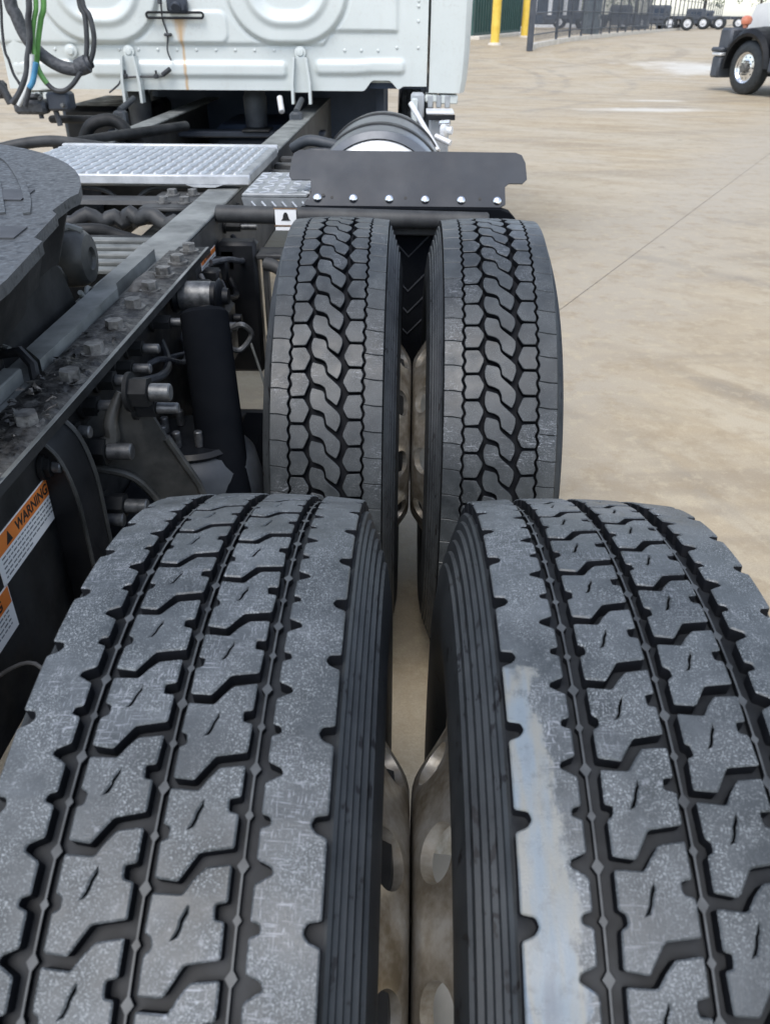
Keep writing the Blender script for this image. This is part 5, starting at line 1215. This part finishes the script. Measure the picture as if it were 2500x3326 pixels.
# licence plate light and its slotted bracket, wiring
m = MB(); zc, hx, hz = 1.4135, 0.150, 0.0125; cx_ = -1.265
loop = [(cx_+hx*math.cos(0)*0+sx*(hx-0.0125)+0.0125*math.cos(a), 4.952, zc+0.0125*math.sin(a)) for sx, a0 in ((1, -PI/2), (-1, PI/2)) for a in [a0+PI*k/6 for k in range(7)]]
m.tube(loop+[loop[0]], 0.0062, 'black_paint', 8, False); pbk = part(m, 'plate_bracket')
m = MB(); m.box((-1.300, 4.93, 1.421), (-1.195, 4.985, 1.50), 'dark_blue_grey', 0.014); m.cyl((-1.247, 4.93, 1.455), (-1.247, 4.915, 1.445), 0.026, 'dark_blue_grey', n=16, bev=0.004); part(m, 'plate_lamp', pbk)
m = MB(); m.tube(spline([(-1.33, 4.955, 1.48), (-1.335, 4.965, 1.396), (-1.32, 4.97, 1.325), (-1.33, 4.97, 1.253), (-1.315, 4.965, 1.205)], 8), 0.0045, 'hose_black', 8); m.box((-1.335, 4.95, 1.318), (-1.295, 4.975, 1.332), 'hose_black', 0.004); m.cyl((-1.335, 4.95, 1.485), (-1.335, 4.95, 1.462), 0.012, 'hose_black', n=12); part(m, 'lamp_wire', pbk)
m = MB(); m.cyl((-1.322, 4.955, 1.166), (-1.370, 4.955, 1.135), 0.0125, 'hose_black', n=14, bev=0.003); pl_ = part(m, 'wire_plug')
m = MB(); m.tube(spline([(-1.365, 4.955, 1.132), (-1.40, 4.96, 1.127), (-1.48, 4.96, 1.127), (-1.57, 4.96, 1.122), (-1.60, 4.955, 1.108), (-1.62, 4.95, 1.085), (-1.67, 4.94, 1.05)], 6), 0.005, 'hose_black', 8)
for x in (-1.405, -1.575): m.box((x-0.011, 4.945, 1.118), (x+0.011, 4.975, 1.14), 'hose_black', 0.004); m.box((x-0.004, 4.955, 1.14), (x+0.004, 4.972, 1.158), 'hose_black', 0.002)
part(m, 'wire_harness', pl_)
# hoses hanging between cab and trailer connections
def hose(name, P, r, mat, n=12):
    m = MB(); m.tube(spline(P, 8), r, mat, n); return part(m, name)
top = lambda P: [(P[0][0]+0.02, P[0][1], P[0][2]+0.25)]+P
h1 = hose('wire_loom', top([(-1.93, 4.5, 1.471), (-1.915, 4.5, 1.408), (-1.895, 4.5, 1.338), (-1.86, 4.5, 1.279), (-1.81, 4.5, 1.232), (-1.74, 4.5, 1.194), (-1.66, 4.5, 1.183), (-1.605, 4.5, 1.198)]), 0.030, 'loom_black', 16)
m = MB(); m.lathe((-1.665, 4.5, 1.188), (0.9, 0, 0.35), [(0, 0.031), (0.005, 0.038), (0.06, 0.040), (0.065, 0.03), (0.08, 0.028)], 'loom_black', 16); part(m, 'loom_collar', h1)
hose('air_hose', top([(-1.60, 4.5, 1.473), (-1.585, 4.5, 1.41), (-1.59, 4.5, 1.33), (-1.605, 4.5, 1.254), (-1.625, 4.5, 1.204)]), 0.012, 'hose_black')
hose('air_hose', top([(-1.585, 4.5, 1.473), (-1.562, 4.5, 1.41), (-1.555, 4.5, 1.33), (-1.57, 4.5, 1.264), (-1.60, 4.5, 1.204)]), 0.012, 'hose_black')
m = MB()
GP = top([(-1.75, 4.45, 1.471), (-1.78, 4.45, 1.393), (-1.81, 4.45, 1.313), (-1.83, 4.45, 1.248), (-1.84, 4.45, 1.199), (-1.82, 4.45, 1.142), (-1.78, 4.45, 1.098), (-1.73, 4.45, 1.093), (-1.68, 4.45, 1.122), (-1.63, 4.45, 1.175)])
SG = spline(GP, 8); m.tube(SG[:52], 0.013, 'hose_green', 12); m.tube(SG[51:], 0.0115, 'hose_black', 12); part(m, 'electric_lead')
hose('electric_lead', top([(-1.775, 4.42, 1.47), (-1.80, 4.42, 1.393), (-1.825, 4.42, 1.314), (-1.83, 4.42, 1.25)]), 0.011, 'hose_green')
hose('air_hose', top([(-1.80, 4.4, 1.47), (-1.82, 4.4, 1.393), (-1.83, 4.4, 1.314), (-1.86, 4.4, 1.234), (-1.88, 4.4, 1.168), (-1.93, 4.4, 1.09), (-1.98, 4.4, 1.039)]), 0.014, 'hose_black')
hose('air_hose', [(-1.835, 4.4, 1.25), (-1.85, 4.4, 1.19), (-1.875, 4.4, 1.13), (-1.91, 4.4, 1.08), (-1.95, 4.4, 1.03)], 0.011, 'hose_pale')
m = MB(); m.tube(spline([(-1.815, 4.38, 1.217), (-1.845, 4.38, 1.141), (-1.87, 4.38, 1.11)], 6), 0.013, 'hose_blue', 12); m.tube(spline([(-1.87, 4.38, 1.11), (-1.89, 4.38, 1.07), (-1.91, 4.38, 1.03)], 6), 0.012, 'hose_black', 12); part(m, 'air_hose')
hose('wire_cable', top([(-2.02, 4.6, 1.472), (-2.04, 4.6, 1.359), (-2.05, 4.6, 1.259), (-2.04, 4.6, 1.218), (-2.03, 4.6, 1.156), (-2.01, 4.6, 1.111), (-1.99, 4.6, 1.04)]), 0.007, 'hose_black')
m = MB(); m.box((-1.835, 4.46, 1.0), (-1.72, 4.56, 1.085), 'dark_blue_grey', 0.012); m.box((-2.0, 4.44, 0.985), (-1.84, 4.54, 1.05), 'loom_black', 0.015); m.box((-1.93, 4.46, 1.05), (-1.87, 4.52, 1.075), 'loom_black', 0.01)
m.cyl((-1.81, 4.5, 1.0), (-1.80, 4.5, 0.93), 0.014, 'loom_black', n=10); m.cyl((-1.88, 4.48, 1.0), (-1.88, 4.48, 0.965), 0.012, 'loom_black', n=10); m.box((-1.90, 4.6, 0.93), (-1.62, 4.66, 0.965), 'black_dusty', 0.01); vb = part(m, 'valve_block')
for x, z in ((-1.865, 1.072), (-1.852, 1.06), (-1.745, 1.03), (-1.94, 1.04)):
    m = MB(); m.lathe((x, 4.445, z), (0, -1, 0), [(0, 0.011), (0.01, 0.012), (0.02, 0.008), (0.02, 0)], 'zinc', 12); part(m, 'fitting', vb)
m = MB(); m.tube(spline([(-2.15, 4.55, 1.22), (-2.10, 4.5, 1.15), (-2.06, 4.5, 1.10), (-2.03, 4.5, 1.03)], 6), 0.02, 'hose_black', 10); m.lathe((-2.13, 4.52, 1.19), (0, -1, 0), [(0, 0.06), (0.03, 0.065), (0.05, 0.04), (0.05, 0)], 'rust_metal', 18); m.box((-2.16, 4.5, 1.05), (-2.06, 4.58, 1.13), 'loom_black', 0.015); part(m, 'glad_hand')
# battery box and steer wheels, low and forward
m = MB(); m.box((-2.1, 5.3, 0.45), (-1.62, 6.1, 0.95), 'black_paint', 0.03); part(m, 'battery_box')
for x in (DX+0.02, CX2-0.02):
    wv = put('wheel', rimR if x > -1 else rimL, truck, Vector((x-0.16*(1 if x > -1 else -1), 7.3, ZA))-TO); put('tyre', car_f, wv, (0.1635*(1 if x > -1 else -1), 0, 0)); put('tread', joined(('front', None), [], 65, PF), wv, (0.1635*(1 if x > -1 else -1), 0, 0), kind='stuff')
